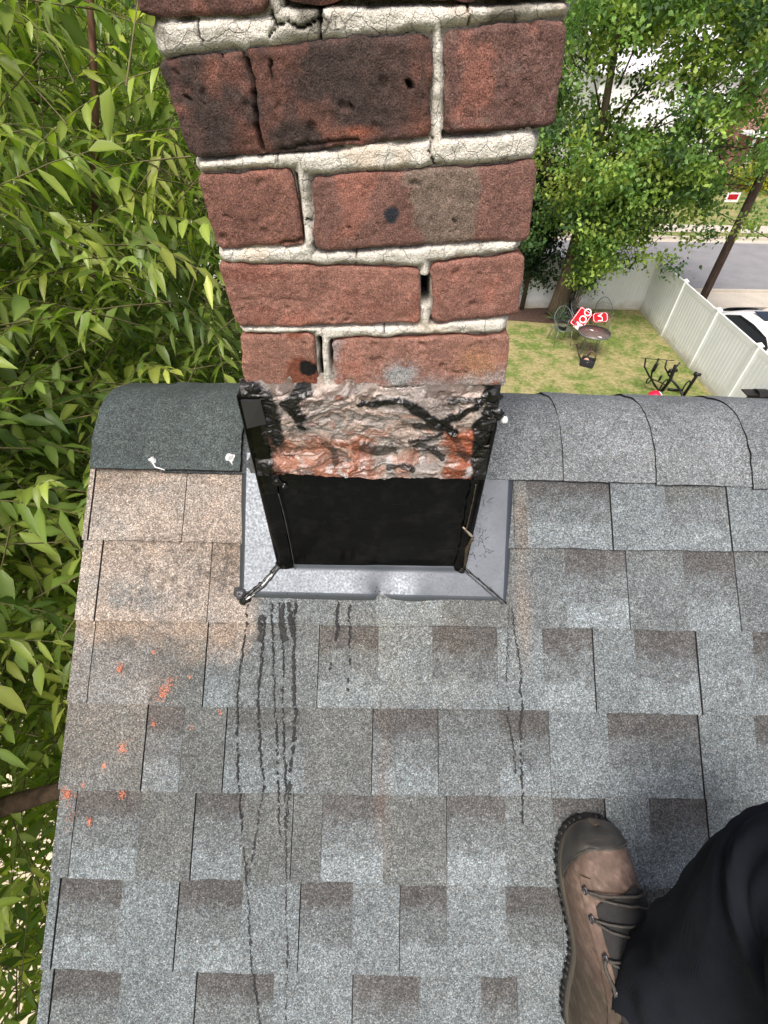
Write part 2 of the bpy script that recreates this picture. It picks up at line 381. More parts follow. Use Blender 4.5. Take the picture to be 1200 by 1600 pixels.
def stain(c, x, t):                      # brick dust wash and dirt with their own outlines
    n = fbm(x*30, t*30, 9); n2 = fbm(x*9, t*9, 2)
    f = ss(-.20, -.235, x)*ss(-.17, -.06, t+(n2-.5)*.22+(n-.5)*.12+(fbm(x*120, t*120, 6)-.5)*.06)*(.5+.65*n)
    f = np.clip(f+ss(-.06, -.1, t)*ss(-.30, -.42, x)*ss(-.50, -.15, t)*.45*(n+.3), 0, 1)
    c = mixc(c, c*np.array([1.42, 1.2, 1.05])+np.array([.125, .083, .058]), f)
    g = np.exp(-((x+.275)/.02)**2-((t+.02)/.045)**2)*ss(.4, .6, fbm(x*90, t*90, 5)); c = mixc(c, [.05, .05, .05], np.clip(g*.8, 0, .55))
    g = np.exp(-((x-.245)/.012)**2)*ss(-.2, -.1, t)*ss(.2, .1, t)*fbm(x*60, t*20, 8); c = mixc(c, [.30, .235, .18], np.clip(g*.8, 0, .4))
    sp = ss(.70, .76, vn(x*130, t*130, 4))*ss(-.5, -.3, -np.abs(x+.33)*3)*ss(.13, .0, t)*ss(-.11, -.02, t); c = mixc(c, [.04, .035, .03], sp*.5)
    w_ = (t+.07)*0+np.exp(-((x-.03)/.16)**2-((t+.13)/.09)**2)*n; c = mixc(c, c*np.array([1.25, 1.1, .92]), np.clip(w_, 0, 1))
    r = np.exp(-((x-.006)/.012)**2)*ss(-.55, -.36, t)*ss(-.2, -.36, t)*fbm(x*80, t*40, 3); c = mixc(c, [.22, .14, .10], np.clip(r*.5, 0, .3))
    return c
roof = None
rb = MB(); STEP = .0065
for ci in range(len(T_)-1):
    tt, tb = T_[ci], T_[ci+1]
    if ci < len(CO):
        segs = [(roofst(px, YC[ci]+8)[0], k, hj) for px, k, hj in CO[ci]]
        segs[0] = (XR0-.002*random.random(), segs[0][1], 0)
    else: segs = [(XR0, 'L', 0)]
    x = segs[-1][0]
    rr = random.Random(100+ci)
    while x < XR1:
        x += rr.uniform(.075, .12); segs.append((min(x, XR1), rr.choice('DLDLMdL'), rr.random() < .45))
    for si in range(len(segs)-1):
        x0, k, hj = segs[si]; x1 = segs[si+1][0]
        if x1-x0 < .004: continue
        nhj = segs[si+1][2]
        fine = ci < 8 and x0 < 1.0
        st = STEP if fine else .03
        g0 = .0007 if hj else 0; g1 = .0007 if nhj else 0
        xs = np.linspace(x0+g0, x1-g1, max(2, int((x1-x0)/st)+1)); top = tt+.03
        ts = np.linspace(top, tb, max(3, int((top-tb)/st)+1))
        Xg, Tg = np.meshgrid(xs, ts, indexing='ij')
        sk = rr.uniform(-.006, .006) if k in 'Dd' else 0
        lift = (.0034 if k in 'Lm' else .0008)+rr.uniform(0, .0006)
        v = (tt-Tg)/(tt-tb)
        hgt = .0025+v*.0058+lift+(fbm(Xg*25, Tg*25, ci)-.5)*.0012
        Tj = Tg + np.where(np.isclose(Tg, tb), (vn(Xg*140, ci*7.0)-.5)*.0022+(vn(Xg*12, ci*3.0)-.5)*.004, 0)
        P = np.array([0, 0, 0])+RP+Xg[..., None]*np.array([1, 0, 0])+Tj[..., None]*RU+hgt[..., None]*RN
        sdv = rr.uniform(0, 90)
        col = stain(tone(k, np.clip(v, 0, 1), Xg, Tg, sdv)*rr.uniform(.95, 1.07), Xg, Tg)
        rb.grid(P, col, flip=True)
        # butt edge and side edges
        e = P[:, -1]; rb.grid(np.stack([e, e-RN*.0085], 1), np.full((len(e), 2, 3), .02), flip=True)
        for edge, fl in ((P[0], True), (P[-1], False)):
            rb.grid(np.stack([edge, edge-RN*.006], 1), np.full((len(edge), 2, 3), .055), flip=not fl)
ZAP = .322                               # sharp apex of the deck, measured up the slope
yap = RP[1]+RU[1]*ZAP; zap = RP[2]+RU[2]*ZAP
# deck under the shingles, front and back slopes
def back(x, t, h=0): p = RF(x, t, h); return np.array([p[0], 2*yap-p[1], p[2]])
tE = T_[-1]+.03
TD = .215
rb.add([RF(XR0+.006, TD, -.001), RF(XR1, TD, -.001), RF(XR1, tE, -.001), RF(XR0+.006, tE, -.001)], [(0, 3, 2, 1)], (.02,)*3)
Xg, Tg = np.meshgrid(np.linspace(XR0, XR1, 90), np.linspace(TD, tE, 90), indexing='ij')
Pb = np.array([[back(a, b_, .004+.005*((b_*7.1) % 1)) for a, b_ in zip(r1, r2)] for r1, r2 in zip(Xg, Tg)])
rb.grid(Pb, np.full(Pb.shape, .19)*(.7+.6*vn(Xg*9, Tg*7))[..., None])
rb.add([RF(XR0+.006, TD, -.001), RF(XR1, TD, -.001), back(XR1, TD, -.001), back(XR0+.006, TD, -.001)], [(0, 1, 2, 3)], (.02,)*3)
roof = rb.build('roof', GRAN, house, False)
# walls, rake board, soffit
SID = simple('pale_siding', (.55, .55, .52), .7); WP = simple('white_trim', (.7, .7, .68), .5)
b = MB(); eF = RF(0, tE+.25); eB = back(0, tE+.25); zE = eF[2]-.12
poly = [(eF[1], 0), (eB[1], 0), (eB[1], zE), (yap, zap-.10), (eF[1], zE)]
V = [[XR0+.12, y, z] for y, z in poly]+[[XR1-.1, y, z] for y, z in poly]; n = 5
b.add(V, [tuple(range(5)), tuple(range(9, 4, -1))]+[(i, 5+i, 5+(i+1) % 5, (i+1) % 5) for i in (1, 4)])
b.build('wall', SID, house, False, True)
b = MB()
for fn in (RF, back):
    for (xa, xb, h0, h1) in ((XR0+.004, XR0+.022, -.003, -.14), (XR0+.022, XR0+.12, -.03, -.045)):
        q = [fn(x, t, h) for x in (xa, xb) for t in (.235, tE) for h in (h0, h1)]
        b.add(q, [(0, 1, 3, 2), (4, 6, 7, 5), (0, 4, 5, 1), (2, 3, 7, 6), (0, 2, 6, 4), (1, 5, 7, 3)])
b.build('rake_board', WP, house, False, True)
b = MB()
q = [RF(x, t, h) for x in (XR0-.001, XR0+.02) for t in (.235, tE) for h in (.0012, -.022)]
b.add(q, [(0, 1, 3, 2), (4, 6, 7, 5), (0, 4, 5, 1), (2, 3, 7, 6), (0, 2, 6, 4), (1, 5, 7, 3)])
b.build('drip_edge', simple('brown_drip_edge', (.12, .1, .09), .5, .3), roof, False, True)

# ridge caps: V with a broad round back
CR = .105
def capprof(tlow, lift, CR=.12):                 # list of (y, z) from front low edge over the top to the back low edge
    pts = []; ch = CR*math.tan(SL/1.0)*0+CR
    tstart = ZAP-CR*math.tan(SL)         # tangent length from the sharp apex for an arc of radius CR
    for t in np.linspace(tlow, tstart, 10): p = RF(0, t, lift); pts.append((p[1], p[2]))
    cx = yap; pz = RF(0, tstart, lift); 
    cz = pz[2]-CR*math.cos(SL); 
    for a in np.linspace(SL, -SL, 16)[1:-1]: pts.append((cx-CR*math.sin(a), cz+CR*math.cos(a)))
    pts += [(2*yap-y, z) for y, z in pts[:10][::-1]]
    return pts
def ridge_cap(x0, x1, tlow, l0, l1, colf, seed):
    nx = max(3, int((x1-x0)/.012)+2); xs = np.linspace(x0, x1, nx)
    rows = []; cols = []
    for i, x in enumerate(xs):
        f = i/(nx-1); lift = l0+(l1-l0)*f
        pr = capprof(tlow, lift, .120+.03*min(1, max(0, x/.8))); row = []
        for j, (y, z) in enumerate(pr):
            dn = (vn(x*22, j*.45, seed)-.5)*.003
            jj = (vn(x*150, seed*3.3)-.5)*.0022 if j in (0, len(pr)-1) else 0
            row.append([x+((vn(j*1.7, seed)-.5)*.002 if i in (0, nx-1) else 0), y-dn*.5+jj*RU[1], z+dn+jj*RU[2]])
        rows.append(row)
        q = np.array([[x, j*.02] for j in range(len(pr))])
        cols.append(colf(q[:, 0], q[:, 1]))
    P = np.array(rows); col = np.array(cols)
    b = MB(); b.grid(P, col, flip=True)
    dk = np.array([0, 0, -1.0])
    for k in (0, -1): e = P[k]; b.grid(np.stack([e, e+dk*.004], 1), np.full((len(e), 2, 3), .02), flip=(k == -1))
    for k in (0, -1): e = P[:, k]; b.grid(np.stack([e, e-RN*.006 if k == 0 else e+dk*.006], 1), np.full((len(e), 2, 3), .02), flip=(k == 0))
    return b.build('ridge_cap', GRAN, roof, True)
def cgrey(a, k=1.0, s=1.0):
    def f(x, t): return (np.ones((len(x), 3))*np.array(a))*(1+(fbm(x*18, t*18, s)-.5)*.35)[:, None]*k
    return f
ridge_cap(-.525, -.415, .166, .0185, .0195, cgrey((.060, .077, .078), 1.0, 4), 4)
left_cap = ridge_cap(-.426, -.2565, .165, .0225, .0215, cgrey((.066, .083, .083), 1.0, 1), 1)
left_cap['label'] = 'darker new cap shingle with two dabs of caulk'
ridge_cap(-.40, -.165, .162, .011, .013, cgrey((.075, .082, .088), 1, 2), 2)
xs_c = [.10]+[roofst(p, q)[0] for p, q in ((876, 750), (1019, 757), (1168, 764))]
d_ = .143
while xs_c[-1] < XR1-.15: xs_c.append(xs_c[-1]+d_)
for i in range(len(xs_c)-1):
    ridge_cap(xs_c[i], xs_c[i+1]+.04, .160-.0035*min(i, 3)+rr.uniform(-.002, .002), .0155, .0105, cgrey((.185, .203, .210), rr.uniform(.93, 1.07), i+5), i+5)

# dabs: small irregular raised blobs
def dabs(name, pts, mat, parent, hgt=.0012, col=None, lab=None):
    """pts: list of (x, t, radius) on the roof"""
    b = MB()
    for k, (x, t, r) in enumerate(pts):
        n = 9; an = np.linspace(0, 2*PI, n, endpoint=False); rad = r*(.6+.8*vn(an*1.3+k*3.7, k*1.1))
        h0 = .0095
        ring = [RF(x+a*math.cos(q), t+a*math.sin(q), h0-.002) for a, q in zip(rad, an)]
        rin = [RF(x+a*.6*math.cos(q), t+a*.6*math.sin(q), h0+hgt) for a, q in zip(rad, an)]
        b.add(ring+rin+[RF(x, t, h0+hgt*1.25)], [(i, (i+1) % n, n+(i+1) % n, n+i) for i in range(n)]+[(n+i, n+(i+1) % n, 2*n) for i in range(n)], col)
    o = b.build(name, mat, parent, True)
    if lab: o['label'] = lab
    return o
def roof_h(t):                            # height of the shingle surface over the reference plane, roughly
    for a, c in zip(T_[:-1], T_[1:]):
        if a >= t > c: return .0025+(a-t)/(a-c)*.0058+.0038
    return .004
def drip(pxs, wpx, dens=1.0):
    pts = []
    P = [roofst(a, b_) for a, b_ in pxs]
    for (xa, ta), (xb, tb) in zip(P[:-1], P[1:]):
        L = math.hypot(xb-xa, tb-ta); k = max(2, int(L/.0015*dens))
        for i in range(k):
            f = i/k; x = xa+(xb-xa)*f; t = ta+(tb-ta)*f
            wob = (vn(t*60, xa*50)-.5)*.0035
            if vn(t*230, xa*90) < .2+.25*(vn(t*22, xa*70) < .35): continue
            r = wpx/925/2*.8*random.uniform(.35, 1.15)*(.7+.6*vn(t*35, xa*40))
            pts.append((x+wob+random.gauss(0, .0004+wpx*.00014), t, r))
    b = MB()
    for k, (x, t, r) in enumerate(pts):
        n = 6; an = np.linspace(0, 2*PI, n, endpoint=False)+random.random(); h = roof_h(t)+.0008
        rad = r*np.array([random.uniform(.5, 1.2) for _ in range(n)])
        ring = [RF(x+a*math.cos(q), t+a*1.5*math.sin(q), h-.0012) for a, q in zip(rad, an)]
        b.add(ring+[RF(x, t, h+.0008)], [(i, (i+1) % n, n) for i in range(n)])
    b.build('tar_drip', TARD, roof, True)
TARD = simple('dried_tar', (.011, .011, .012), .65, 0, .5, 200, .001)
for a in [([(390,945),(384,1000),(375,1060),(372,1100),(374,1180),(377,1260),(383,1320),(389,1370),(392,1440),(398,1520),(408,1600)],4),
          ([(410,942),(409,965),(406,1000)],9), ([(417,965),(412,1010),(407,1060),(406,1110),(410,1180),(414,1225),(405,1290),(397,1330),(389,1366)],4.5),
          ([(426,943),(428,990),(429,1040),(431,1100),(434,1170),(437,1240),(441,1320)],4), ([(437,942),(442,1000),(445,1050),(443,1110),(446,1180),(448,1240),(449,1320),(450,1500),(448,1600)],3.8),
          ([(443,945),(441,975),(447,1000)],9), ([(463,943),(461,990),(460,1060),(462,1110),(458,1170),(453,1230),(449,1290)],6), ([(453,942),(456,975),(460,1000)],8),
          ([(530,942),(527,965),(526,990),(525,1010)],5.5), ([(546,943),(547,990),(546,1030),(545,1080)],4.5), ([(517,1035),(515,1045)],4),
          ([(792,950),(792,1000),(790,1060),(791,1110),(799,1160),(804,1205)],3.5), ([(798,950),(802,990),(811,1040),(812,1100),(812,1170),(813,1230),(814,1290)],4.5)]:
    drip(*a)
ORG = simple('brick_dust', (.55, .21, .13), .95, 0, .45, 300)
def dust(px, py, r, nn, elong=1.0, ang=0):
    x0, t0 = roofst(px, py); b = MB()
    for k in range(nn):
        a = random.gauss(0, r*.55)*random.random()**.3; c_ = random.gauss(0, r*.6*elong)
        x = x0+a*math.cos(ang)-c_*math.sin(ang); t = t0+a*math.sin(ang)+c_*math.cos(ang)
        n = 5; h = roof_h(t)+.0008; rr_ = random.uniform(.0004, .0011)
        an = np.linspace(0, 2*PI, n, endpoint=False)+random.random()
        b.add([RF(x+rr_*math.cos(q), t+rr_*math.sin(q), h-.001) for q in an]+[RF(x, t, h+.0007)], [(i, (i+1) % n, n) for i in range(n)])
    b.build('brick_dust_spot', ORG, roof)
for a in ((192,1043,.007,60),(262,1076,.011,170,1.7,-.5),(243,1128,.004,30),(196,1166,.008,90),(168,1193,.005,50),(137,1222,.005,40),(109,1236,.009,120),(194,1239,.007,60),(145,1279,.005,45),(244,1018,.004,18),(301,1056,.003,15),(115,1262,.012,40,2.0,0),(345,1112,.004,14),(302,1136,.003,10)):
    dust(*a)
# caulk dabs on the left cap
def blob(name, c, r, h, mat, parent, nrm=RN, n=26, seed=1):
    b = MB(); u = np.cross(nrm, [0, 0, 1.0]); u /= np.linalg.norm(u); v = np.cross(nrm, u); rows = []
    for i, f in enumerate(np.linspace(1, 0.001, 9)):
        an = np.linspace(0, 2*PI, n, endpoint=False); rad = r*f*(.55+.9*vn(np.cos(an)*1.6+seed*5, np.sin(an)*1.6+9))
        hh = h*(1-f**2)*(.6+.8*vn(f*5, seed*2.1))
        rows.append([c+u*a*math.cos(q)+v*a*math.sin(q)+nrm*(hh+(random.random()-.5)*.12*h) for a, q in zip(rad, an)])
    P = np.array(rows); P = np.concatenate([P, P[:, :1]], 1); b.grid(P); return b.build(name, mat, parent, True, True)
for s, (px, py) in enumerate(((243, 713), (362, 709))):
    x, t = roofst(px, py); x, t = x*.985, t-.012
    blob('caulk_dab', RF(x, t, .0225), .006, .005, CAULK, left_cap, seed=s+1)
    blob('caulk_dab', RF(x+.002, t-.002, .0212), .009, .0010, simple('thin_caulk%d' % s, (.33, .35, .35), .25), left_cap, seed=s+7)
    b = MB(); b.tube([RF(x, t-.004, .0225), RF(x+.006, t-.013, .0225), RF(x+.014, t-.015, .0225), RF(x+.023, t-.018, .0225)][:4 if s == 0 else 2], .0012, 6); b.build('caulk_string', CAULK, left_cap)

# ================================================================ CHIMNEY
ZSM = wallpt(590, 597)[1]                 # where bare brick ends and sealer begins
def bl(c, u, v):                          # bilinear in px space -> wall
    (a, b_, c_, d) = c
    return ((1-u)*(1-v)*a[0]+u*(1-v)*b_[0]+u*v*c_[0]+(1-u)*v*d[0], (1-u)*(1-v)*a[1]+u*(1-v)*b_[1]+u*v*c_[1]+(1-u)*v*d[1])
def wp(px, py):
    px = np.asarray(px, float); py = np.asarray(py, float)
    v = np.stack([(px-600)/FPX, (800-py)/FPX, np.ones_like(px)], -1) @ R.T
    t = F0/v[..., 1]; return v[..., 0]*t, CH+v[..., 2]*t
def to_px(x, y, z):
    p = np.stack([x, y, z-CH], -1) @ R
    return 600+FPX*p[..., 0]/p[..., 2], 800-FPX*p[..., 1]/p[..., 2]
BR = [ # corners TL,TR,BR,BL ; colour ; roughness of edges
 ('A1', [(250,92),(674,50),(673,214),(300,247)], (.085,.047,.040)),
 ('A2', [(693,46),(886,27),(866,200),(696,211)], (.150,.070,.058)),
 ('B1', [(306,271),(459,265),(475,380),(341,387)], (.215,.086,.060)),
 ('B2', [(486,276),(838,251),(827,371),(493,391)], (.195,.086,.066)),
 ('C1', [(341,411),(656,417),(656,504),(371,508)], (.290,.118,.082)),
 ('C2', [(673,411),(819,393),(809,491),(675,502)], (.265,.108,.078)),
 ('D1', [(375,522),(491,520),(499,602),(384,602)], (.315,.135,.092)),
 ('D2', [(519,530),(796,520),(789,602),(523,602)], (.320,.140,.100)),
]
# rows above the frame and the hidden lower rows, in wall metres
def wq(x0, x1, z0, z1): return [(x0, z1), (x1, z1), (x1, z0), (x0, z0)]
quads = []
for nme, c, col in BR: quads.append((nme, [wallpt(*p) for p in c], col))
zt = wallpt(324, 25)[1]
quads.append(('T1', [(-.184, zt+.064), (wallpt(424, 20)[0], zt+.066), wallpt(424, 21), wallpt(224, 30)], (.13, .058, .045)))
quads.append(('T2', [(wallpt(445, 4)[0], zt+.068), (.137, zt+.07), (.137, wallpt(885, -4)[1]), wallpt(446, 5)], (.12, .055, .045)))
z = zt+.078; k = 0
while z < CH+.55:
    cut = -.02+(.075 if k % 2 else -.075)
    for a, c_ in ((-.182, cut-.006), (cut+.006, .137)): quads.append(('U', wq(a, c_, z, z+.064), (.2*random.uniform(.7, 1.1), .075, .055)))
    z += .077; k += 1
ZTOP = z
def brick_col(nm, base, Xg, Zg):
    px, py = to_px(Xg, np.full_like(Xg, F0), Zg)
    base = np.array(base); base = (base*.70+base.mean()*.30)*.90*np.array([1.05, 1, .95])
    n1 = fbm(Xg*28, Zg*28, 3); n2 = fbm(Xg*90, Zg*90, 8); s = np.ones(Xg.shape+(3,))*base
    c = s*(.72+.56*n1)[..., None]*(.8+.4*n2)[..., None]
    c = mixc(c, np.array([.33, .12, .08]), ss(.60, .74, n1)*.35)
    if nm == 'A1':
        c = mixc(c, [.032, .026, .024], ss(.36, .54, fbm(Xg*22+3, Zg*22, 5))*.6*ss(650, 560, px))
        c = mixc(c, [.17, .070, .05], ss(.54, .68, fbm(Xg*26+1, Zg*26, 15))*.45)
        c = mixc(c, [.26, .09, .055], np.exp(-((px-560)/26)**2-((py-205)/8)**2)*.9)
        c = mixc(c, [.24, .085, .055], ss(590, 660, px)*ss(.35, .6, n1)*.5)
    if nm == 'A2': c = mixc(c, [.22, .17, .14], ss(.62, .75, n2)*.25)
    if nm == 'B2':
        e = (px-(628+(py-260)*.25)); e2 = (px-(752-(py-260)*.12))
        f = ss(-6, 6, e+(n2-.5)*30)*ss(6, -6, e2+(n2-.5)*18)
        c = mixc(c, np.array([.16, .125, .10])*(.8+.4*n2)[..., None], f*.85)
        d = np.hypot((px-612)/12, (py-333)/14)+(n2-.5)*.9; c = mixc(c, [.022, .026, .034], ss(1.1, .7, d))
    if nm == 'C1': c = mixc(c, [.16, .055, .04], ss(.55, .7, fbm(Xg*14, Zg*50, 6))*.5)
    if nm == 'D2':
        f = np.clip(np.exp(-((px-628)/22)**2-((py-580)/14)**2)*1.4+ss(565, 598, py+(n1-.5)*60)*.8*ss(560, 640, px)+ss(545, 522, px+(n1-.5)*30)*.6, 0, 1)
        c = mixc(c, np.array([.27, .27, .27])*(.7+.6*n2)[..., None], f*ss(.35, .55, n2+.1))
        c = mixc(c, [.36, .19, .08], np.exp(-((px-745)/30)**2-((py-565)/25)**2)*.6*n1*1.6)
    if nm == 'D1':
        c = mixc(c, [.13, .035, .015], ss(.5, .62, n1+.22*np.exp(-((px-470)/30)**2-((py-575)/25)**2))*ss(440, 455, px)*.8)
        d = np.hypot((px-484)/15, (py-573)/13)+(n2-.5)*1.2; c = mixc(c, [.006]*3, ss(1, .75, d))
    return c
chim = None
bb = MB(); BDEPTH = .095
def brick_mesh(nm, quad, base, seed):
    (a, b_, c_, d) = [np.array(q) for q in quad]
    wd = np.linalg.norm(b_-a); hh = np.linalg.norm(d-a)
    vis = nm != 'U'; st = .0018 if vis else .008
    nu, nv = int(wd/st)+2, int(hh/st)+2
    u, v = np.meshgrid(np.linspace(0, 1, nu), np.linspace(0, 1, nv), indexing='ij')
    # round the corners of the outline
    r = .007; U = u*wd; V = v*hh
    cxx = np.clip(U, r, wd-r); cyy = np.clip(V, r, hh-r); du, dv = U-cxx, V-cyy; L = np.maximum(np.hypot(du, dv), 1e-9)
    mx = np.maximum(np.abs(du), np.abs(dv)); k = np.where((np.abs(du) > 0) & (np.abs(dv) > 0), mx/L, 1)
    U2, V2 = cxx+du*k, cyy+dv*k
    # wavering, chipped outline
    U2 = U2+(fbm(V*60+seed, U*9, seed)-.5)*.006*(np.abs(u-.5)*2)**6*np.sign(u-.5); V2 = V2+(fbm(U*45+seed, V*9, seed+4)-.5)*.007*(np.abs(v-.5)*2)**6*np.sign(v-.5)
    u2, v2 = U2/wd, V2/hh
    P2 = (1-u2)[..., None]*(1-v2)[..., None]*a+u2[..., None]*(1-v2)[..., None]*b_+u2[..., None]*v2[..., None]*c_+(1-u2)[..., None]*v2[..., None]*d
    Xg, Zg = P2[..., 0], P2[..., 1]
    e = np.minimum(np.minimum(U, wd-U), np.minimum(V, hh-V))
    en = e+(fbm(Xg*120, Zg*120, seed)-.5)*.004
    y = F0-.0015-.0028*np.sqrt(np.clip(1-(1-np.clip(en/.004, 0, 1))**2, 0, 1))
    y = y+(fbm(Xg*45, Zg*45, seed)-.5)*.0035+(fbm(Xg*190, Zg*190, seed)-.5)*.0022-.0025*ss(.70, .78, fbm(Xg*75, Zg*75, seed+20))*-1
    px, py = to_px(Xg, np.full_like(Xg, F0), Zg)
    col = brick_col(nm, base, Xg, Zg)
    def crack(line, wpx, deep, dark=.9):
        nonlocal y, col
        dd = np.full(px.shape, 1e9)
        for (x0, y0), (x1, y1) in zip(line[:-1], line[1:]):
            t = np.clip(((px-x0)*(x1-x0)+(py-y0)*(y1-y0))/((x1-x0)**2+(y1-y0)**2), 0, 1)
            dd = np.minimum(dd, np.hypot(px-x0-t*(x1-x0), py-y0-t*(y1-y0)))
        f = ss(wpx, wpx*.45, dd+(vn(px*.15, py*.15)-.5)*1.2); y = y+f*deep; col = mixc(col, [.008, .006, .005], f*dark)
    if nm == 'A1':
        crack([(383, 76), (388, 100), (397, 125), (400, 160), (404, 200), (413, 236)], 3.2, .012)
        crack([(425, 95), (424, 110), (428, 122)], 2.4, .005); crack([(346, 78), (348, 88)], 2.5, .006); crack([(549, 160), (551, 170)], 2.2, .004)
        crack([(638, 128), (641, 134)], 6, .01); crack([(292, 150), (298, 153)], 3, .003); crack([(440, 232), (500, 222), (560, 216)], 3, .004, .6)
        crack([(270, 88), (300, 84), (340, 76)], 3, .004)
    if nm == 'B1': crack([(440, 378), (474, 372)], 2.5, .004, .6); crack([(352, 335), (362, 338)], 3, .002, .4)
    if nm == 'B2': crack([(708, 341), (710, 346)], 2.2, .003); crack([(545, 352), (549, 355)], 2.2, .003, .8)
    if nm == 'A2': crack([(700, 208), (760, 205), (860, 198)], 4, .005, .6)
    if nm == 'C1': crack([(345, 468), (420, 462), (480, 468)], 1.3, .001, .35)
    P = np.stack([Xg, y, Zg], -1); bb.grid(P, col)
    for edge, fl in ((P[0], True), (P[-1], False), (P[:, 0], False), (P[:, -1], True)):
        E2 = edge+np.array([0, BDEPTH, 0]); cc = np.ones((len(edge), 2, 3))*np.array(base)*.8
        bb.grid(np.stack([edge, E2], 1), cc, flip=fl)
for i, (nm, q, col) in enumerate(quads): brick_mesh(nm, q, col, i*3.1+1)
# side and rear faces in coursed brick, behind the front bricks
CX0, CX1, CY1 = -.1675, .1275, F0+.46
z = ZSM-.40; k = 0
while z < ZTOP-.07:
    for xs_, sg in ((CX0, -1), (CX1, 1)):
        cuts = [F0+.10+(.1 if k % 2 else .2)]; seg = [(F0+(.101 if z > ZSM-.03 else .0), cuts[0]-.006), (cuts[0]+.006, CY1)]
        for a, c_ in seg:
            if c_-a > .01: bb.box((xs_-sg*.044, (a+c_)/2, z+.0325), (.095, c_-a, .065), None, (.2*random.uniform(.7, 1.2), .075, .055))
    cut = -.02+(.05 if k % 2 else -.05)
    for a, c_ in ((CX0+.06, cut-.006), (cut+.006, CX1-.06)): bb.box(((a+c_)/2, CY1-.04, z+.0325), (c_-a, .095, .065), None, (.19, .075, .055))
    z += .077; k += 1
chim = bb.build('chimney', BRICK, house, True)
# mortar body: fine sheet in front, plain box behind
def quad_dist(Xg, Zg):                    # signed distance to the nearest brick (negative inside)
    best = np.full(Xg.shape, 1e9); below = np.zeros(Xg.shape)
    for nm, q, _ in quads:
        if nm == 'U': continue
        q = [np.array(p) for p in q]; dmax = np.full(Xg.shape, -1e9)
        for i in range(4):
            a, b_ = q[i], q[(i+1) % 4]; ed = b_-a; nrm = np.array([-ed[1], ed[0]])/np.linalg.norm(ed)
            dmax = np.maximum(dmax, (Xg-a[0])*nrm[0]+(Zg-a[1])*nrm[1])
        zc = (q[2][1]+q[3][1])/2; below = np.where(dmax < best, (Zg < zc+.001)*1.0, below); best = np.minimum(best, dmax)
    return best, below
zz0, zz1 = ZSM-.012, CH+.055
xs = np.arange(CX0-.004, CX1+.004, .0016); zs = np.arange(zz0, zz1, .0016)
Xg, Zg = np.meshgrid(xs, zs, indexing='ij')
_u = (Xg-Xg.min())/(Xg.max()-Xg.min()); _l = np.interp(Zg-CH, [-.31, -.243, -.165, -.09, -.01], [-.166, -.1665, -.171, -.175, -.184]); _r2 = np.interp(Zg-CH, [-.31, -.243, -.165, -.09, -.01], [.136, .134, .132, .1275, .133])
Xg = _l+(_r2-_l)*_u; px, py = to_px(Xg, np.full_like(Xg, F0), Zg)
D, below = quad_dist(Xg, Zg)
Dn = D+(fbm(Xg*70, Zg*70, 2)-.5)*.004
rec = .0045*ss(.0026, .0006, Dn)+.014*below*ss(.0034, .0012, Dn)*ss(.42, .55, fbm(Xg*16, Zg*16, 12))
yy = F0-.0015+(fbm(Xg*40, Zg*40, 1)-.5)*.007+(fbm(Xg*130, Zg*130, 6)-.5)*.003+rec-.003*ss(.002, .006, Dn)
col = np.ones(Xg.shape+(3,))*np.array([.64, .61, .54]); n1 = fbm(Xg*22, Zg*22, 4); n2 = fbm(Xg*80, Zg*80, 14)
col *= (.8+.3*n1+.12*n2)[..., None]
col = mixc(col, [.5, .34, .2], ss(.62, .75, n1)*.35)
top = ss(60, 30, py-(px-600)*-.05); col = mixc(col, [.13, .12, .09], ss(.50, .64, fbm(Xg*34+4, Zg*34, 7))*top*.8)
col = mixc(col, [.14, .11, .08], ss(.002, -.0005, Dn)*.55)
def lcrack(line, wpx, deep):
    global yy, col
    dd = np.full(px.shape, 1e9)
    for (x0, y0), (x1, y1) in zip(line[:-1], line[1:]):
        t = np.clip(((px-x0)*(x1-x0)+(py-y0)*(y1-y0))/((x1-x0)**2+(y1-y0)**2), 0, 1); dd = np.minimum(dd, np.hypot(px-x0-t*(x1-x0), py-y0-t*(y1-y0)))
    f = ss(wpx, wpx*.4, dd+(vn(px*.2, py*.2)-.5)*1.6); yy = yy+f*deep; col = mixc(col, [.02, .016, .012], f*.95)
lcrack([(500, 4), (501, 30), (500, 60)], 3.2, .012); lcrack([(425, 20), (432, 40), (452, 34), (470, 44), (484, 38), (497, 30)], 2.6, .008); lcrack([(424, 22), (434, 42), (420, 58)], 2.2, .006)
lcrack([(310, 28), (312, 50), (320, 66)], 1.8, .004); lcrack([(730, 2), (732, 38)], 2, .004)
lcrack([(676, 214), (670, 235), (680, 258)], 1.8, .004); lcrack([(478, 340), (487, 345)], 2, .005); lcrack([(556, 390), (557, 412)], 1.6, .003); lcrack([(600, 508), (602, 520)], 1.5, .003)
lcrack([(432, 232), (436, 262)], 1.5, .003)
hole = ss(8, 4, np.abs(px-665))*ss(428, 436, py)*ss(480, 470, py); yy = yy+hole*.045; col = mixc(col, [.012, .009, .008], hole)
gp = ss(4.2, 2.4, np.abs(px-(499+(py-520)*.05)))*ss(522, 530, py); yy = yy+gp*.03; col = mixc(col, [.012, .009, .008], gp)
gp = ss(3.2, 1.5, np.abs(px-(517+(py-530)*.04)))*ss(530, 536, py)*ss(590, 560, py); yy = yy+gp*.02; col = mixc(col, [.02, .012, .01], gp*.9)
gp = ss(3, 1.2, np.abs(px-(462+(py-270)*.13)))*ss(268, 275, py)*ss(384, 370, py); yy = yy+gp*.012; col = mixc(col, [.02, .014, .01], gp*.85)
edge = np.maximum(ss(.008, -.001, Xg-_l+(n2-.5)*.006), ss(.008, -.001, _r2-Xg+(n2-.5)*.006)); yy = yy+edge*.010
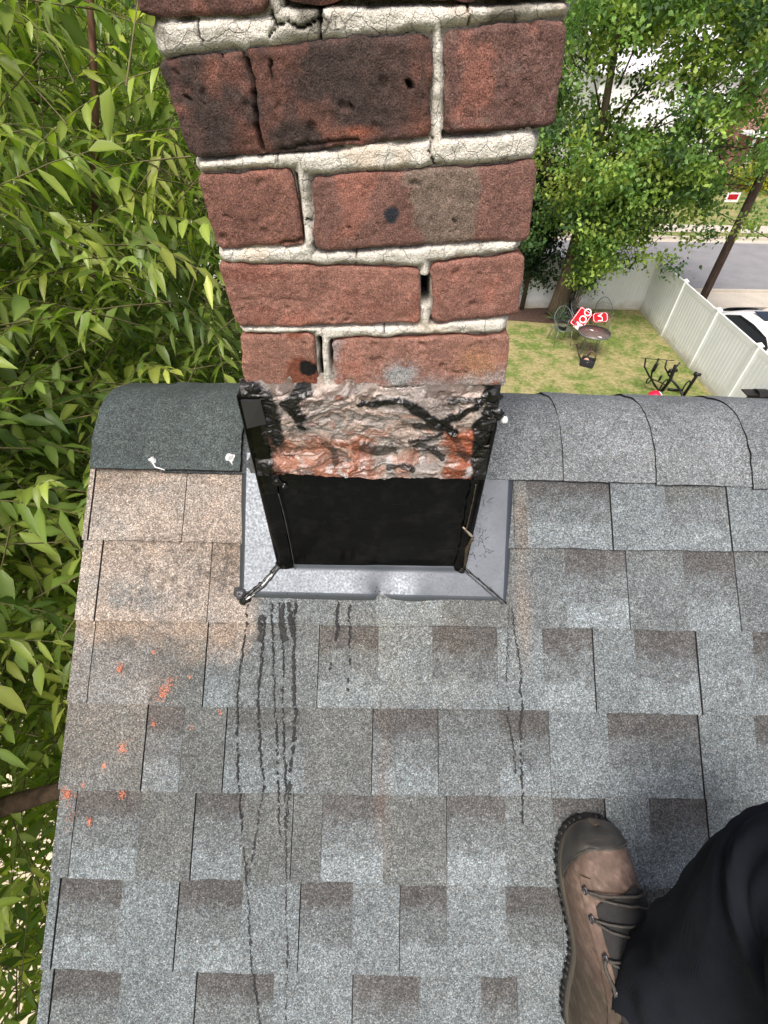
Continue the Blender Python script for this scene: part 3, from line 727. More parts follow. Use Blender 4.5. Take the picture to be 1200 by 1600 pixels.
_in = ss(-.0035, -.006, D); yy = yy+.022*_in; col = mixc(col, [.012, .009, .008], _in)
mb = MB(); P = np.stack([Xg, yy, Zg], -1); mb.grid(P, col)
for edge_, fl in ((P[0], True), (P[-1], False)): mb.grid(np.stack([edge_, edge_+np.array([0, .02, 0])], 1), np.full((len(edge_), 2, 3), .4), flip=fl)
mb.box(((CX0+CX1)/2, (F0+.055+CY1)/2, (zz0-.35+ZTOP-.01)/2), (CX1-CX0-.012, CY1-F0-.06, ZTOP-.01-zz0+.35), None, (.5, .46, .38))
mb.box(((CX0+CX1)/2, F0+.03, (zz1-.002+ZTOP-.01)/2), (CX1-CX0-.012, .054, ZTOP-.01-zz1), None, (.5, .46, .38)); mb.build('mortar', MORT, chim, True)
b = MB(); b.box(((CX0+CX1)/2, (F0+CY1)/2, ZTOP+.02), (CX1-CX0+.10, CY1-F0+.10, .06)); b.build('chimney_crown', CONC, chim, False)

# sealer smeared over the broken lowest courses
def zc(pts): return [(360+a/2.609, 560+b_/2.609) for a, b_ in pts]
STR = [ # polyline in photo px, half width px, strength
 (zc([(90,110),(150,140),(175,190),(185,250),(195,310)]), 9, 1), (zc([(310,105),(270,140),(255,170),(285,215)]), 9, 1), (zc([(150,300),(175,350)]), 5, .8),
 (zc([(225,160),(255,150)]), 6, 1), (zc([(530,165),(600,160),(700,150),(745,175)]), 4, 1), (zc([(745,175),(800,215),(860,250),(905,275)]), 6.5, 1), (zc([(745,245),(810,250),(860,260)]), 4, .9),
 (zc([(860,232),(940,200),(1010,165),(1065,120)]), 5.5, 1), (zc([(885,160),(980,150),(1050,140)]), 2.5, .9), (zc([(930,80),(1000,92),(1080,95)]), 3, 1),
 (zc([(1065,90),(1060,160),(1040,220),(1000,250)]), 8, 1), (zc([(850,285),(790,305),(735,310)]), 3.5, .9), (zc([(760,330),(820,350),(860,380)]), 4, .9), (zc([(700,150),(560,180)]), 2, .7),
 (zc([(540,335),(600,355),(660,352)]), 6, .8), (zc([(640,412),(690,405),(740,415)]), 3, .9), (zc([(1020,250),(1010,330),(1000,460)]), 10, 1), (zc([(290,250),(305,258)]), 4, 1),
 (zc([(150,180),(160,260)]), 9, 1), (zc([(180,400),(230,440)]), 4, .7), (zc([(380,330),(420,350),(430,400)]), 4, .6), (zc([(900,290),(930,330),(960,380)]), 5, .6), (zc([(1090,90),(1100,170)]), 6, 1), (zc([(60,90),(90,130)]), 6, 1)]
x0s, x1s = -.1775, .1395; z0s, z1s = wallpt(590, 738)[1], ZSM+.0; zT = ZSM+.03
xs = np.linspace(x0s, x1s, 300); zs = np.linspace(z0s, zT, 180)
Xg, Zg = np.meshgrid(xs, zs, indexing='ij'); px, py = to_px(Xg, np.full_like(Xg, F0), Zg)
wx = px+(fbm(Xg*35, Zg*60, 1)-.5)*30; wy = py+(fbm(Xg*30+9, Zg*60, 2)-.5)*26
w2 = fbm(Xg*18, Zg*18, 51); fl1 = fbm(wx*.020+w2*2.2, wy*.060+w2*3, 3); fl2 = fbm(wx*.05+w2*2, wy*.13+w2*2, 5); n2 = fbm(Xg*120, Zg*120, 7)
col = np.ones(Xg.shape+(3,))*np.array([.27, .24, .22])*(.4+1.1*fl1)[..., None]
col = mixc(col, [.40, .30, .25], ss(.5, .7, fl2)*.6); col = mixc(col, [.12, .10, .09], ss(.60, .70, fl1)*.5)
ol = ss(668, 690, wy)*ss(598, 570, wx)*ss(414, 432, px); orr = ss(685, 704, wx)*ss(650, 672, wy)*ss(760, 740, px)
col = mixc(col, np.array([.34, .15, .095])*(.35+1.3*fl2)[..., None], np.clip(ol*.9, 0, 1)); col = mixc(col, np.array([.22, .065, .032])*(.4+1.2*fl1)[..., None], np.clip(orr, 0, 1))
col = mixc(col, [.09, .025, .012], ss(.56, .68, fl2)*np.clip(ol+orr, 0, 1)*.85)
col = mixc(col, [.45, .43, .43], ss(.63, .72, fbm(wx*.07+3, wy*.1, 12))*ss(690, 722, wy)*.8)
col = mixc(col, [.5, .40, .34], ss(.64, .72, fbm(wx*.03+8, wy*.05, 22))*.5)
f5 = fbm(wx*.025+w2*4, wy*.05+fl2*2, 91); col = mixc(col, [.075, .05, .04], ss(.60, .68, f5)*.75); col = mixc(col, [.03, .025, .022], ss(.48, .50, f5)*ss(.53, .51, f5)*.55)
col = mixc(col, np.array([.30, .12, .075])*(.5+fl1)[..., None], ss(.60, .66, fbm(wx*.03+50, wy*.06, 61))*ss(625, 660, wy)*.45)
d = np.hypot((px-532)/9, (py-614)/4)+(n2-.5); col = mixc(col, [.12, .05, .03], ss(1.1, .7, d))
bk = np.zeros(px.shape)
for line, wpx, stg in STR:
    dd = np.full(px.shape, 1e9); qx = px+(fbm(px*.09, py*.09, 31)-.5)*10; qy = py+(fbm(px*.09, py*.09, 41)-.5)*8
    for (x0, y0), (x1, y1) in zip(line[:-1], line[1:]):
        t = np.clip(((qx-x0)*(x1-x0)+(qy-y0)*(y1-y0))/((x1-x0)**2+(y1-y0)**2), 0, 1); dd = np.minimum(dd, np.hypot(qx-x0-t*(x1-x0), qy-y0-t*(y1-y0)))
    bk = np.maximum(bk, ss(wpx*1.35, wpx*.9, dd+(fl2-.5)*4)*stg)
bk = np.maximum(bk, ss(412+(n2-.5)*14, 402, px-(py-600)*.22)*ss(590, 600, py)); bk = np.maximum(bk, ss(766, 778, px+(py-600)*.2+(n2-.5)*12))
col = mixc(col, [.006, .0055, .005], bk)
lmp = fbm(Xg*42+5*fl2, Zg*55+4*fl1, 77, 3); yy = F0-.008-.008*ss(z0s+.045, z0s+.015, Zg)-(fl1-.4)*.006-(lmp-.5)*.007-(fl2-.5)*.003-.0025*ss(.42, .5, fbm(wx*.012+w2*3, wy*.03, 71))-bk*.0025*(.5+n2)-(n2-.5)*.002
rag = ss(z0s+.012, z0s, Zg)*0; yy = yy+ss(z1s-.02, z1s+.004, Zg)*(F0-.0035-yy)
low = z0s+.0075+(fbm(Xg*25, Xg*0, 3)-.5)*.008+(fbm(Xg*110, Xg*0, 5)-.5)*.005
Zs = z0s+(Zg-z0s)*0+np.maximum(Zg, low)
Zs = np.maximum(Zg, low); hi = z1s+.006+(fbm(Xg*26, Xg*0, 8)-.5)*.034+(fbm(Xg*120, Xg*0, 9)-.5)*.012; Zs = np.minimum(Zs, hi)
b = MB(); b.grid(np.stack([Xg, yy, Zs], -1), col); b.build('sealer_smear', SMEAR, chim, True)['label'] = 'grey and orange sealer smeared with black tar over broken brick'
# --- flashing
zb = RP[2]
def wgrid(x0, x1, z0, z1, y, nx, nz, amp=0, seed=0, curve=None):
    Xg, Zg = np.meshgrid(np.linspace(x0, x1, nx), np.linspace(z0, z1, nz), indexing='ij')
    return Xg, Zg, y+(fbm(Xg*9, Zg*9, seed)-.5)*amp
Xg, Zg, yy = wgrid(-.180, .140, zb+.006, wallpt(590, 716)[1], F0-.0085, 60, 40, .004, 3)
Zg = Zg+(Zg > Zg.max()-.0001)*(fbm(Xg*40, Xg*0)-.5)*.006
b = MB(); b.grid(np.stack([Xg, yy, Zg], -1)); b.grid(np.stack([Xg, yy+.002, Zg], -1), flip=True)
b.build('flashing_front', BLACKM, chim, True)
def corner(xo, xi, ztop, ybase, seed, lab):
    sg = 1 if xi > xo else -1; b = MB(); rows = []
    for z in np.linspace(zb+.004, ztop, 40):
        xin = xi+(fbm(z*60, seed)-.5)*.010*(1 if sg < 0 else .35)
        rows.append([[xin, ybase+.0015, z], [(xin+xo)/2, ybase-.0005, z], [xo+sg*.002, ybase, z], [xo, ybase+.002, z], [xo, ybase+.03, z], [xo, ybase+.05, z]])
    P = np.array(rows); b.grid(P, flip=sg > 0); b.build('flashing_corner', BLACKM, chim, True)
corner(-.1835, -.156, wallpt(398, 612)[1], F0-.0135, 1, '')
corner(.1435, .1225, wallpt(775, 655)[1], F0-.0135, 2, '')
# folded strip at top left, loose bent tab
tl = [wallpt(*p) for p in ((381, 614), (412, 614), (420, 650), (391, 656))]
b = MB(); y_ = F0-.0175
b.add([[x, y_-.002*(i % 2), z] for i, (x, z) in enumerate(tl)]+[[x, y_+.003, z] for x, z in tl], [(3, 2, 1, 0), (4, 5, 6, 7), (0, 1, 5, 4), (1, 2, 6, 5), (2, 3, 7, 6), (3, 0, 4, 7)])
b.build('flashing_tab', simple('dull_black_metal', (.03, .03, .032), .45, .2), chim, False, True)
# side flashings, stepping up over the ridge
for xo, sg in ((-.1805, -1), (.1405, 1)):
    b = MB(); V = [[xo, F0+.02, zb+.0], [xo, yap, zap-.0], [xo, CY1, RF(0, 2*ZAP-(CY1-RP[1])/RU[1]*1)[2]], [xo, CY1, zap-.02], [xo, yap, zap+.11], [xo, F0+.02, wallpt(398, 640)[1]]]
    V2 = [[x+sg*.0015, y, z] for x, y, z in V]
    b.add(V+V2, [tuple(range(6)), tuple(range(11, 5, -1))]+[(i, 6+i, 6+(i+1) % 6, (i+1) % 6) for i in range(6)]); b.build('flashing_side', BLACKM, chim, False, True)
# roof flanges: apron with a dent, two side wings, folded hems
HF = .0135
def quadgrid(c4, n, m, hf, col=None):     # c4: (x,t) corners a,b,c,d
    u, v = np.meshgrid(np.linspace(0, 1, n), np.linspace(0, 1, m), indexing='ij'); c4 = [np.array(p) for p in c4]
    q = (1-u)[..., None]*(1-v)[..., None]*c4[0]+u[..., None]*(1-v)[..., None]*c4[1]+u[..., None]*v[..., None]*c4[2]+(1-u)[..., None]*v[..., None]*c4[3]
    h = hf(q[..., 0], q[..., 1], u, v)
    return RP+q[..., :1]*np.array([1, 0, 0])+q[..., 1:]*RU+h[..., None]*RN
def apron_h(x, t, u, v):
    h = HF+(fbm(x*7, t*7, 3)-.5)*.0035+.004*ss(.25, 0, v)
    xd = x-(-.002); wdt = .010+.035*v*0+.028*(1-v)
    h = h-.0042*np.exp(-(xd/(.012+.020*(1-v)))**2)*np.clip(v*1.05, 0, 1)+.003*np.exp(-((xd-.055)/.03)**2)*v+.002*np.exp(-((xd+.05)/.03)**2)*v
    return h
A0 = (-.181, .006); A1 = (.1405, .004); B0 = roofst(386, 930); B1 = roofst(782, 939)
b = MB(); b.grid(quadgrid([A0, A1, (B1[0], B1[1]+.008), (B0[0], B0[1]+.008)], 90, 24, apron_h), flip=True)
b.grid(quadgrid([(B0[0], B0[1]+.008), (B1[0], B1[1]+.008), (B1[0]+.006, B1[1]-.004), (B0[0]-.006, B0[1]-.004)], 90, 6, lambda x, t, u, v: apron_h(x, t, u, 1+0*v)-v**1.5*.006-.0004), flip=True)
b.build('flashing_apron', GREYM, chim, True)
def wing(inn_t, inn_b, out_b, out_t, sg):
    hf = lambda x, t, u, v: HF-.001+(fbm(x*8, t*8, 5)-.5)*.003
    b = MB(); k = .010*sg
    it, ib, ob, ot = inn_t, inn_b, out_b, out_t
    b.grid(quadgrid([it, ib, (ob[0]-k, ob[1]+.006), (ot[0]-k, ot[1])], 30, 14, hf), flip=(sg > 0) ^ True)
    b.grid(quadgrid([(ot[0]-k, ot[1]), (ob[0]-k, ob[1]+.006), ob, ot], 30, 5, lambda x, t, u, v: hf(x, t, u, v)-v**1.4*.006), flip=(sg > 0))
    o = b.build('flashing_wing', GREYM, chim, True, True); return o
wing((-.1815, .20), A0, roofst(375, 934), (-.2585, .20), -1)
wing((.1415, .19), A1, roofst(792, 946), (.2335, .19), 1)
# tar in the mitres, lumps, spatter
def tarline(P, r, name='tar_seam', jit=.3, mat=TAR):
    b = MB(); pts = []
    for a, c_ in zip(P[:-1], P[1:]):
        for f in np.linspace(0, 1, 7)[:-1]: pts.append(a+(c_-a)*f)
    pts.append(P[-1]); pts = np.array(pts); pts += (RNG.random(pts.shape)-.5)*r*jit*2
    b.tube(pts, r*(.6+.8*RNG.random(len(pts))), 7); return b.build(name, mat, chim, True)
def rp(px, py, h=.015): x, t = roofst(px, py); return RF(x, t, h)
TARG = simple('grey_sealant', (.045, .046, .05), .22, 0, .4, 90, .001)
tarline([rp(443, 878), rp(425, 898), rp(408, 915), rp(385, 934)], .0035)
tarline([rp(440, 884, .016), rp(418, 912, .016), rp(395, 931, .016)], .0028, mat=TARG)
tarline([rp(435, 890, .016), rp(410, 918, .016), rp(388, 936, .015)], .0015, mat=CAULK, jit=.9)
blob('tar_lump', rp(378, 928, .010), .012, .008, TARG, chim, seed=4); blob('tar_lump', rp(384, 936, .010), .010, .007, TAR, chim, seed=5)
tarline([rp(722, 886), rp(745, 905), rp(768, 925), rp(788, 942)], .0017); tarline([rp(720, 889, .016), rp(745, 911, .016), rp(782, 943, .016)], .001, mat=TARG)
blob('tar_lump', rp(444, 880, .017), .009, .006, TAR, chim, seed=6); blob('tar_lump', rp(719, 890, .017), .008, .005, TAR, chim, seed=8)
def wl(px, py, dy=-.016): x, z = wallpt(px, py); return np.array([x, F0+dy, z])
SEAM = simple('seam_sealant', (.05, .035, .022), .3, 0, .5, 100, .001)
tarline([wl(742, 745), wl(735, 780), wl(728, 812), wl(724, 818), wl(738, 828), wl(728, 850), wl(722, 880)], .0010, mat=SEAM)
tarline([wl(737, 829), wl(728, 845), wl(724, 875)], .0028, mat=SEAM); tarline([wl(722, 812), wl(737, 828)], .0018, mat=simple('pale_sealant', (.3, .25, .2), .4))
tarline([wl(438, 760), wl(448, 800), wl(456, 840), wl(463, 878)], .0005, mat=simple('seam_line', (.08, .08, .08), .3), jit=.1)
for i, (px, py, r) in enumerate(((436, 745, .009), (430, 735, .007), (445, 752, .006), (405, 628, .010), (417, 650, .009), (425, 668, .007), (770, 612, .009), (778, 640, .008), (762, 655, .007), (396, 600, .008)  )):
    blob('tar_lump', wl(px, py, -.011 if py > 590 else -.004), r, .004, TAR, chim, np.array([0, -1.0, 0]), seed=i+10)
blob('caulk_lump', wl(787, 649, -.010), .005, .005, CAULK, chim, np.array([0, -1.0, 0]), seed=30)
bsp = MB()
for i in range(85):
    px = random.gauss(525, 42) if i > 20 else random.uniform(395, 720); py = random.uniform(888, 930)
    if not 440 < px < 715: continue
    x, t = roofst(px, py); r = random.uniform(.0005, .0017); n = 7; an = np.linspace(0, 2*PI, n, endpoint=False)
    rad = r*(.6+.9*RNG.random(n)); h = HF+.0008
    bsp.add([RF(x+a*math.cos(q)*1.3, t+a*math.sin(q), h-.003) for a, q in zip(rad, an)]+[RF(x, t, h+.0012)], [(k, (k+1) % n, n) for k in range(n)])
tag(bsp.build('tar_spatter', TAR, chim), kind='stuff')
bsp = MB()
for i in range(26):
    x0, t0 = roofst(random.gauss(752, 9), random.gauss(865, 18) if i < 20 else random.uniform(775, 800)); a = random.uniform(0, PI); L = random.uniform(.002, .012)
    if abs(x0-.185) > .035: continue
    bsp.tube([RF(x0, t0, HF+.0002), RF(x0+L*math.cos(a)*.5, t0+L*math.sin(a)*.5+.002, HF+.0004), RF(x0+L*math.cos(a), t0+L*math.sin(a), HF+.0002)], .00035, 4)
tag(bsp.build('scratch', TARG, chim), kind='stuff')
if False: pass

# ================================================================ NEAR TREE (left): long-leaved branches
def leaf_mesh(base, dirv, nrm, length, width, droop, fold, segs=4):
    """vectorised: returns V (n, (segs+1)*3, 3) and face pattern"""
    n = len(base); d = dirv/np.linalg.norm(dirv, axis=1)[:, None]
    s = np.cross(d, nrm); s /= np.linalg.norm(s, axis=1)[:, None]+1e-9; u = np.cross(s, d)
    V = np.zeros((n, (segs+1)*3, 3))
    for i in range(segs+1):
        f = i/segs; wv = math.sin(PI*min(1, f**.75*.97+.015))**.9 if 0 < f < 1 else (.10 if f == 0 else .0)
        c = base+d*(length*f)[:, None]-np.array([0, 0, 1.0])*(droop*length*f*f)[:, None]
        for j, sg in enumerate((-1, 0, 1)):
            V[:, i*3+j] = c+s*(sg*width*.5*wv)[:, None]+u*((abs(sg)*fold*width*.5*wv))[:, None]
    pat = []
    for i in range(segs):
        for j in range(2): a = i*3+j; pat.append((a, a+1, a+4, a+3))
    return V, np.array(pat)
def spray_tree(th, centers, nrm_len, seed, leafL=(.06, .105), lw=.30, per=13, space=.032, mat=LEAFN, segs=4, pal=None, twigmat=STEM, twigs=True):
    rg = np.random.default_rng(seed); nT = len(centers)
    a = rg.uniform(0, 2*PI, nT); el = rg.normal(.05, .45, nT)
    D = np.stack([np.cos(a)*np.cos(el), np.sin(a)*np.cos(el), np.sin(el)], 1)
    allb, alld, alln, alll, allc, alldr = [], [], [], [], [], []
    tb = MB()
    pal = pal or [(.29, .37, .078), (.20, .285, .066), (.41, .46, .10), (.11, .18, .048)]
    tc = np.array(pal)[rg.choice(len(pal), nT, p=[.4, .32, .16, .12])]
    sag = rg.uniform(.1, .55, nT)
    for k in range(per):
        s = k*space*nrm_len
        pos = centers+D*s-np.array([0, 0, 1.0])*(sag*s*s*1.6)[:, None]
        tan = D-np.array([0, 0, 1.0])*(2*sag*s*1.6)[:, None]; tan /= np.linalg.norm(tan, axis=1)[:, None]
        side = np.cross(tan, np.array([0, 0, 1.0])); side /= np.linalg.norm(side, axis=1)[:, None]+1e-9
        sg = 1 if k % 2 else -1
        dv = tan*.75+side*sg*rg.uniform(.45, 1.0, nT)[:, None]+rg.normal(0, .22, (nT, 3))-np.array([0, 0, .25])
        if k == per-1: dv = tan+rg.normal(0, .1, (nT, 3))
        nn = np.array([0, 0, 1.0])+rg.normal(0, .38, (nT, 3))
        L = rg.uniform(*leafL, nT)*(.65+.35*min(1, (per-k)/4))
        allb.append(pos); alld.append(dv); alln.append(nn); alll.append(L); alldr.append(rg.uniform(.1, .75, nT))
        young = .25*(k > per-4)
        allc.append(tc*(rg.uniform(.75, 1.3, nT))[:, None]*(1-young)+np.array([.44, .50, .10])*young)
    B_, D_, N_, L_, C_, R_ = map(np.concatenate, (allb, alld, alln, alll, allc, alldr))
    keep = rg.random(len(B_)) < .93
    B_, D_, N_, L_, C_, R_ = (q[keep] for q in (B_, D_, N_, L_, C_, R_))
    V, pat = leaf_mesh(B_, D_, N_, L_, L_*lw*rg.uniform(.65, 1.25, len(L_)), R_, .35, segs)
    n, m = V.shape[:2]
    Q = (pat[None]+np.arange(n)[:, None, None]*m).reshape(-1, 4)
    mid = np.ones(m); mid[1::3] = 1.22
    colv = (C_[:, None, :]*mid[None, :, None]).reshape(-1, 3)
    cr = fastmesh('crown', V.reshape(-1, 3), Q, colv, mat, th, True)
    if twigs:
        for i in range(nT):
            sarr = np.linspace(-.12, per*space*nrm_len, 5)
            P = centers[i]+D[i]*sarr[:, None]-np.array([0, 0, 1.0])*(sag[i]*np.clip(sarr, 0, 9)**2*1.6)[:, None]
            tb.tube(P, np.linspace(.0019, .0007, 5), 3, False)
        tb.build('twig', TWIG, th)
    return cr
near = thing('leafy_tree', (-1.9, 1.3, 0), 'near green tree with long pointed leaves crowding the left edge of the roof', 'tree')
rg = np.random.default_rng(3)
def uy_early(x, y, z):                   # keep the sprays from lying over the shingles
    return x > -.95 and y < .3 and (np.array([x, y, z+CH])-RP).dot(RN) > -.05
def in_near(p):
    x, y, z = p; z -= CH
    if z > -.22+(-x-.6)*.85+.12*math.sin(3*x+2*y)+(.25 if y > 1.2 else 0): return False
    if x < -2.5: return False
    lim = -.62 if y < .55 else -.58+.18*min(1.6, y-.55)
    if x > lim-.05*math.sin(7*z+3*y): return False
    if z < -.9 and x > lim-.1: return False
    dc = math.sqrt(x*x+y*y+z*z); q_ = np.array([x, y, z]) @ R; ux, uy = 600+FPX*q_[0]/q_[2], 800-FPX*q_[1]/q_[2]
    if 95 < ux < 205 and uy < 400 and dc < 1.9: return False
    if ux < 150 and 1170 < uy < 1320 and dc < 1.75: return False
    if uy > 1180 and rg.random() < .45: return False
    if dc < 1.22: return False
    if y < .9 and z > -.75 and x > -.76: return False
    if y < .55 and x > -.84: return False
    if uy_early(x, y, z): return False
    # rounded outer surface
    return ((x+2.0)/1.9)**2+((y-1.25)/2.45)**2+((z+1.15)/2.3)**2 < 1
pts = []
while len(pts) < 10500:
    p = (rg.uniform(-3.6, -.2), rg.uniform(-1.1, 3.6), CH+rg.uniform(-3.3, .9))
    if not in_near(p): continue
    d = math.sqrt(p[0]**2+p[1]**2+(p[2]-CH)**2)
    if rg.random() < .30+1.1*math.exp(-(d-1.2)/.7): pts.append(p)
spray_tree(near, np.array(pts), .82, 5, leafL=(.034, .074), lw=.38, per=13, segs=3)
tb = MB()
tb.tube([(-1.9, 1.3, 0), (-1.85, 1.3, 2.2), (-1.75, 1.35, 4.2), (-1.7, 1.4, 5.6)], [.17, .14, .10, .07], 12)
tb.build('trunk', BARK, near)
def limb(P, r0, r1, mat=BARK):
    b = MB(); b.tube(P, np.linspace(r0, r1, len(P)), 8); return b.build('limb', mat, near)
limb([atd(150, 375, 1.42), atd(148, 300, 1.30), atd(149, 200, 1.20), atd(146, 100, 1.14), atd(141, 0, 1.09), atd(138, -80, 1.05)], .0095, .0075, STEM)
limb([(-1.72, 1.38, 5.2), (-1.45, 1.4, 5.8), atd(152, 520, 1.65), atd(150, 375, 1.42)], .03, .0095, STEM)
limb([(-1.8, 1.3, 4.6), (-1.75, .7, 5.2), atd(-60, 1282, 1.35), atd(20, 1256, 1.16), atd(104, 1231, 1.12), atd(140, 1215, 1.11)], .04, .013)
limb([(-1.7, 1.4, 5.0), atd(50, 900, 2.0), atd(20, 830, 1.9), atd(-30, 760, 1.8)], .035, .012)
limb([(-1.7, 1.4, 5.6), atd(48, 250, 1.9), atd(52, 120, 1.8), atd(40, 40, 1.7)], .03, .009, STEM)
limb([(-1.7, 1.4, 5.4), (-1.3, 1.9, 6.0), (-.9, 2.2, 6.4), (-.6, 2.35, 6.6)], .03, .008, STEM)

# ================================================================ FAR TREES
def crown_cards(centers, rad, per, size, seed, pal, squash=.75):
    rg = np.random.default_rng(seed); n = len(centers)*per
    c = np.repeat(centers, per, 0); r = np.repeat(rad, per)
    o = rg.normal(0, .42, (n, 3)); o[:, 2] *= squash; c = c+o*r[:, None]
    d = rg.normal(0, 1, (n, 3)); d[:, 2] -= .5; d /= np.linalg.norm(d, axis=1)[:, None]
    nn = rg.normal(0, .5, (n, 3))+np.array([0, 0, 1.0]); L = rg.uniform(.7, 1.35, n)*size
    s = np.cross(d, nn); s /= np.linalg.norm(s, axis=1)[:, None]; up = np.cross(s, d)
    V = np.zeros((n, 6, 3)); wd = (L*.30)[:, None]
    V[:, 0] = c; V[:, 1] = c+d*L[:, None]*.45+s*wd+up*wd*.3; V[:, 2] = c+d*L[:, None]; V[:, 3] = c+d*L[:, None]*.45-s*wd+up*wd*.3
    V[:, 4] = c+d*L[:, None]*.2+s*wd*.9; V[:, 5] = c+d*L[:, None]*.2-s*wd*.9
    base = np.arange(n)[:, None]*6
    Q = np.concatenate([base+np.array([[0, 4, 1, 2]]), base+np.array([[0, 2, 3, 5]])])
    pc = np.repeat(np.array(pal)[rg.choice(len(pal), len(centers))], per, 0)*rg.uniform(.7, 1.35, n)[:, None]
    return V.reshape(-1, 3), Q, np.repeat(pc, 6, 0)
def clumps(n, c, r, seed, hole=None, shell=.45):
    rg = np.random.default_rng(seed); out_ = []
    while len(out_) < n:
        v = rg.normal(0, 1, 3); v /= np.linalg.norm(v); q = v*(shell+(1-shell)*rg.random()**.6)
        p = np.array(c)+q*np.array(r)*(1+.18*math.sin(5*v[0]+3*v[2])+.12*math.sin(9*v[1]+4*v[2]))
        if hole and hole(p, rg): continue
        out_.append(p)
    return np.array(out_)
def p2px(p):
    q = (np.asarray(p)-CAM) @ R; return 600+FPX*q[0]/q[2], 800-FPX*q[1]/q[2]
T0 = atz(868, 492, 0)
big = thing('shade_tree', (T0[0], T0[1], 0), 'tall leafy shade tree in the corner of the yard beside the white fence', 'tree')
tx, ty = T0[0], T0[1]
b = MB(); b.tube([(tx, ty, -.05), (tx+.0, ty, .35), (tx+.05, ty, 1.4), (tx+.05, ty, 3.0), (tx-.1, ty, 5.0), (tx-.4, ty, 7.5), (tx-.5, ty+.2, 10)], [.40, .30, .25, .21, .12, .07, .03], 14); b.build('trunk', mat_bark('bark_warm', (.06, .045, .028), (.20, .155, .10), 14), big)
lb = []
for (z0, e, r0) in ((3.2, (3.6, -.9, 5.2), .11), (4.0, (4.6, .4, 6.6), .12), (2.9, (1.9, -1.3, 3.6), .07), (4.9, (3.0, .8, 8.2), .1), (5.2, (-2.3, .2, 7.5), .09), (3.6, (-2, -.9, 5), .07), (4.4, (2.2, -1.6, 5.8), .07), (5.6, (5.4, -.2, 8.0), .08), (6.2, (1.6, .5, 10), .08), (3.6, (5.0, -1.0, 4.9), .07)):
    x0 = tx+.0
    P = [(x0, ty, z0), (x0+e[0]*.35, ty+e[1]*.3, z0+(e[2]-z0)*.6), (x0+e[0]*.7, ty+e[1]*.7, z0+(e[2]-z0)*.95), (x0+e[0], ty+e[1], e[2]-.15)]
    b = MB(); b.tube(P, np.linspace(r0*.30, .010, 4), 7)
    for k in range(6):
        f = random.uniform(.35, .95); q = np.array(P[1])*(1-f)+np.array(P[3])*f; b.tube([q, q+np.array([random.uniform(-.3, .9), random.uniform(-.6, .6), random.uniform(-.6, .2)]), q+np.array([random.uniform(0, 1.6), random.uniform(-.9, .9), random.uniform(-1.4, 0)])], [.02, .012, .005], 4)
    b.build('limb', mat_bark('bark_dark', (.035, .026, .02), (.10, .075, .055), 20) if not lb else lb[0], big); lb.append(bpy.data.materials['bark_dark'])
def hole(p, rg):
    x, y = p2px(p)
    if x > 1215 or y < -40 or x < 780: return rg.random() < .6
    dens = 1.0
    if 955 < x < 1070 and 70 < y < 205: dens = .22
    elif 880 < x < 945 and 100 < y < 160: dens = .2
    elif x > 1130 and 90 < y < 170: dens = .3
    elif x > 1130 and 170 < y < 330: dens = .16 if y > 250 else .5
    elif x > 985 and y > 300 + (1150-x)*.12: dens = .12
    elif x > 960 and y > 375: dens = .0
    elif 838 < x < 905 and y > 350: dens = 0
    elif y > 445 or (x > 925 and y > 420): dens = 0
    elif x > 1060 and 195 < y < 260: dens = .45
    return rg.random() > dens
PALT = [(.19, .32, .075), (.145, .265, .065), (.27, .38, .07), (.06, .12, .038), (.26, .33, .065)]
cc_ = np.concatenate([clumps(850, (tx+1.9, ty-.2, 6.8), (4.6, 3.2, 5.4), 11, hole, .35), clumps(230, (tx+.9, ty-1.0, 3.4), (2.0, 1.3, 1.9), 12, hole, .3)])
V, Q, cl = crown_cards(cc_, np.full(len(cc_), .50), 70, .125, 13, PALT, .7); fastmesh('crown', V, Q, cl, LEAFF, big, False)
# dark evergreen left of the trunk
E0 = atz(828, 486, 0)
ev = thing('evergreen', (E0[0]-.3, E0[1]+.1, 0), 'dark narrow evergreen between the chimney and the shade tree trunk', 'tree')
b = MB(); b.tube([(E0[0]-.3, E0[1]+.1, 0), (E0[0]-.3, E0[1]+.1, 4.6)], [.09, .03], 8); b.build('trunk', BARK, ev)
cc_ = clumps(120, (E0[0]-.35, E0[1]+.05, 2.7), (1.05, .5, 2.2), 21, None, .2)
V, Q, cl = crown_cards(cc_, np.full(len(cc_), .42), 80, .11, 22, [(.022, .055, .018), (.03, .07, .02), (.018, .04, .015)], 1.0); fastmesh('crown', V, Q, cl, LEAFF, ev, False)
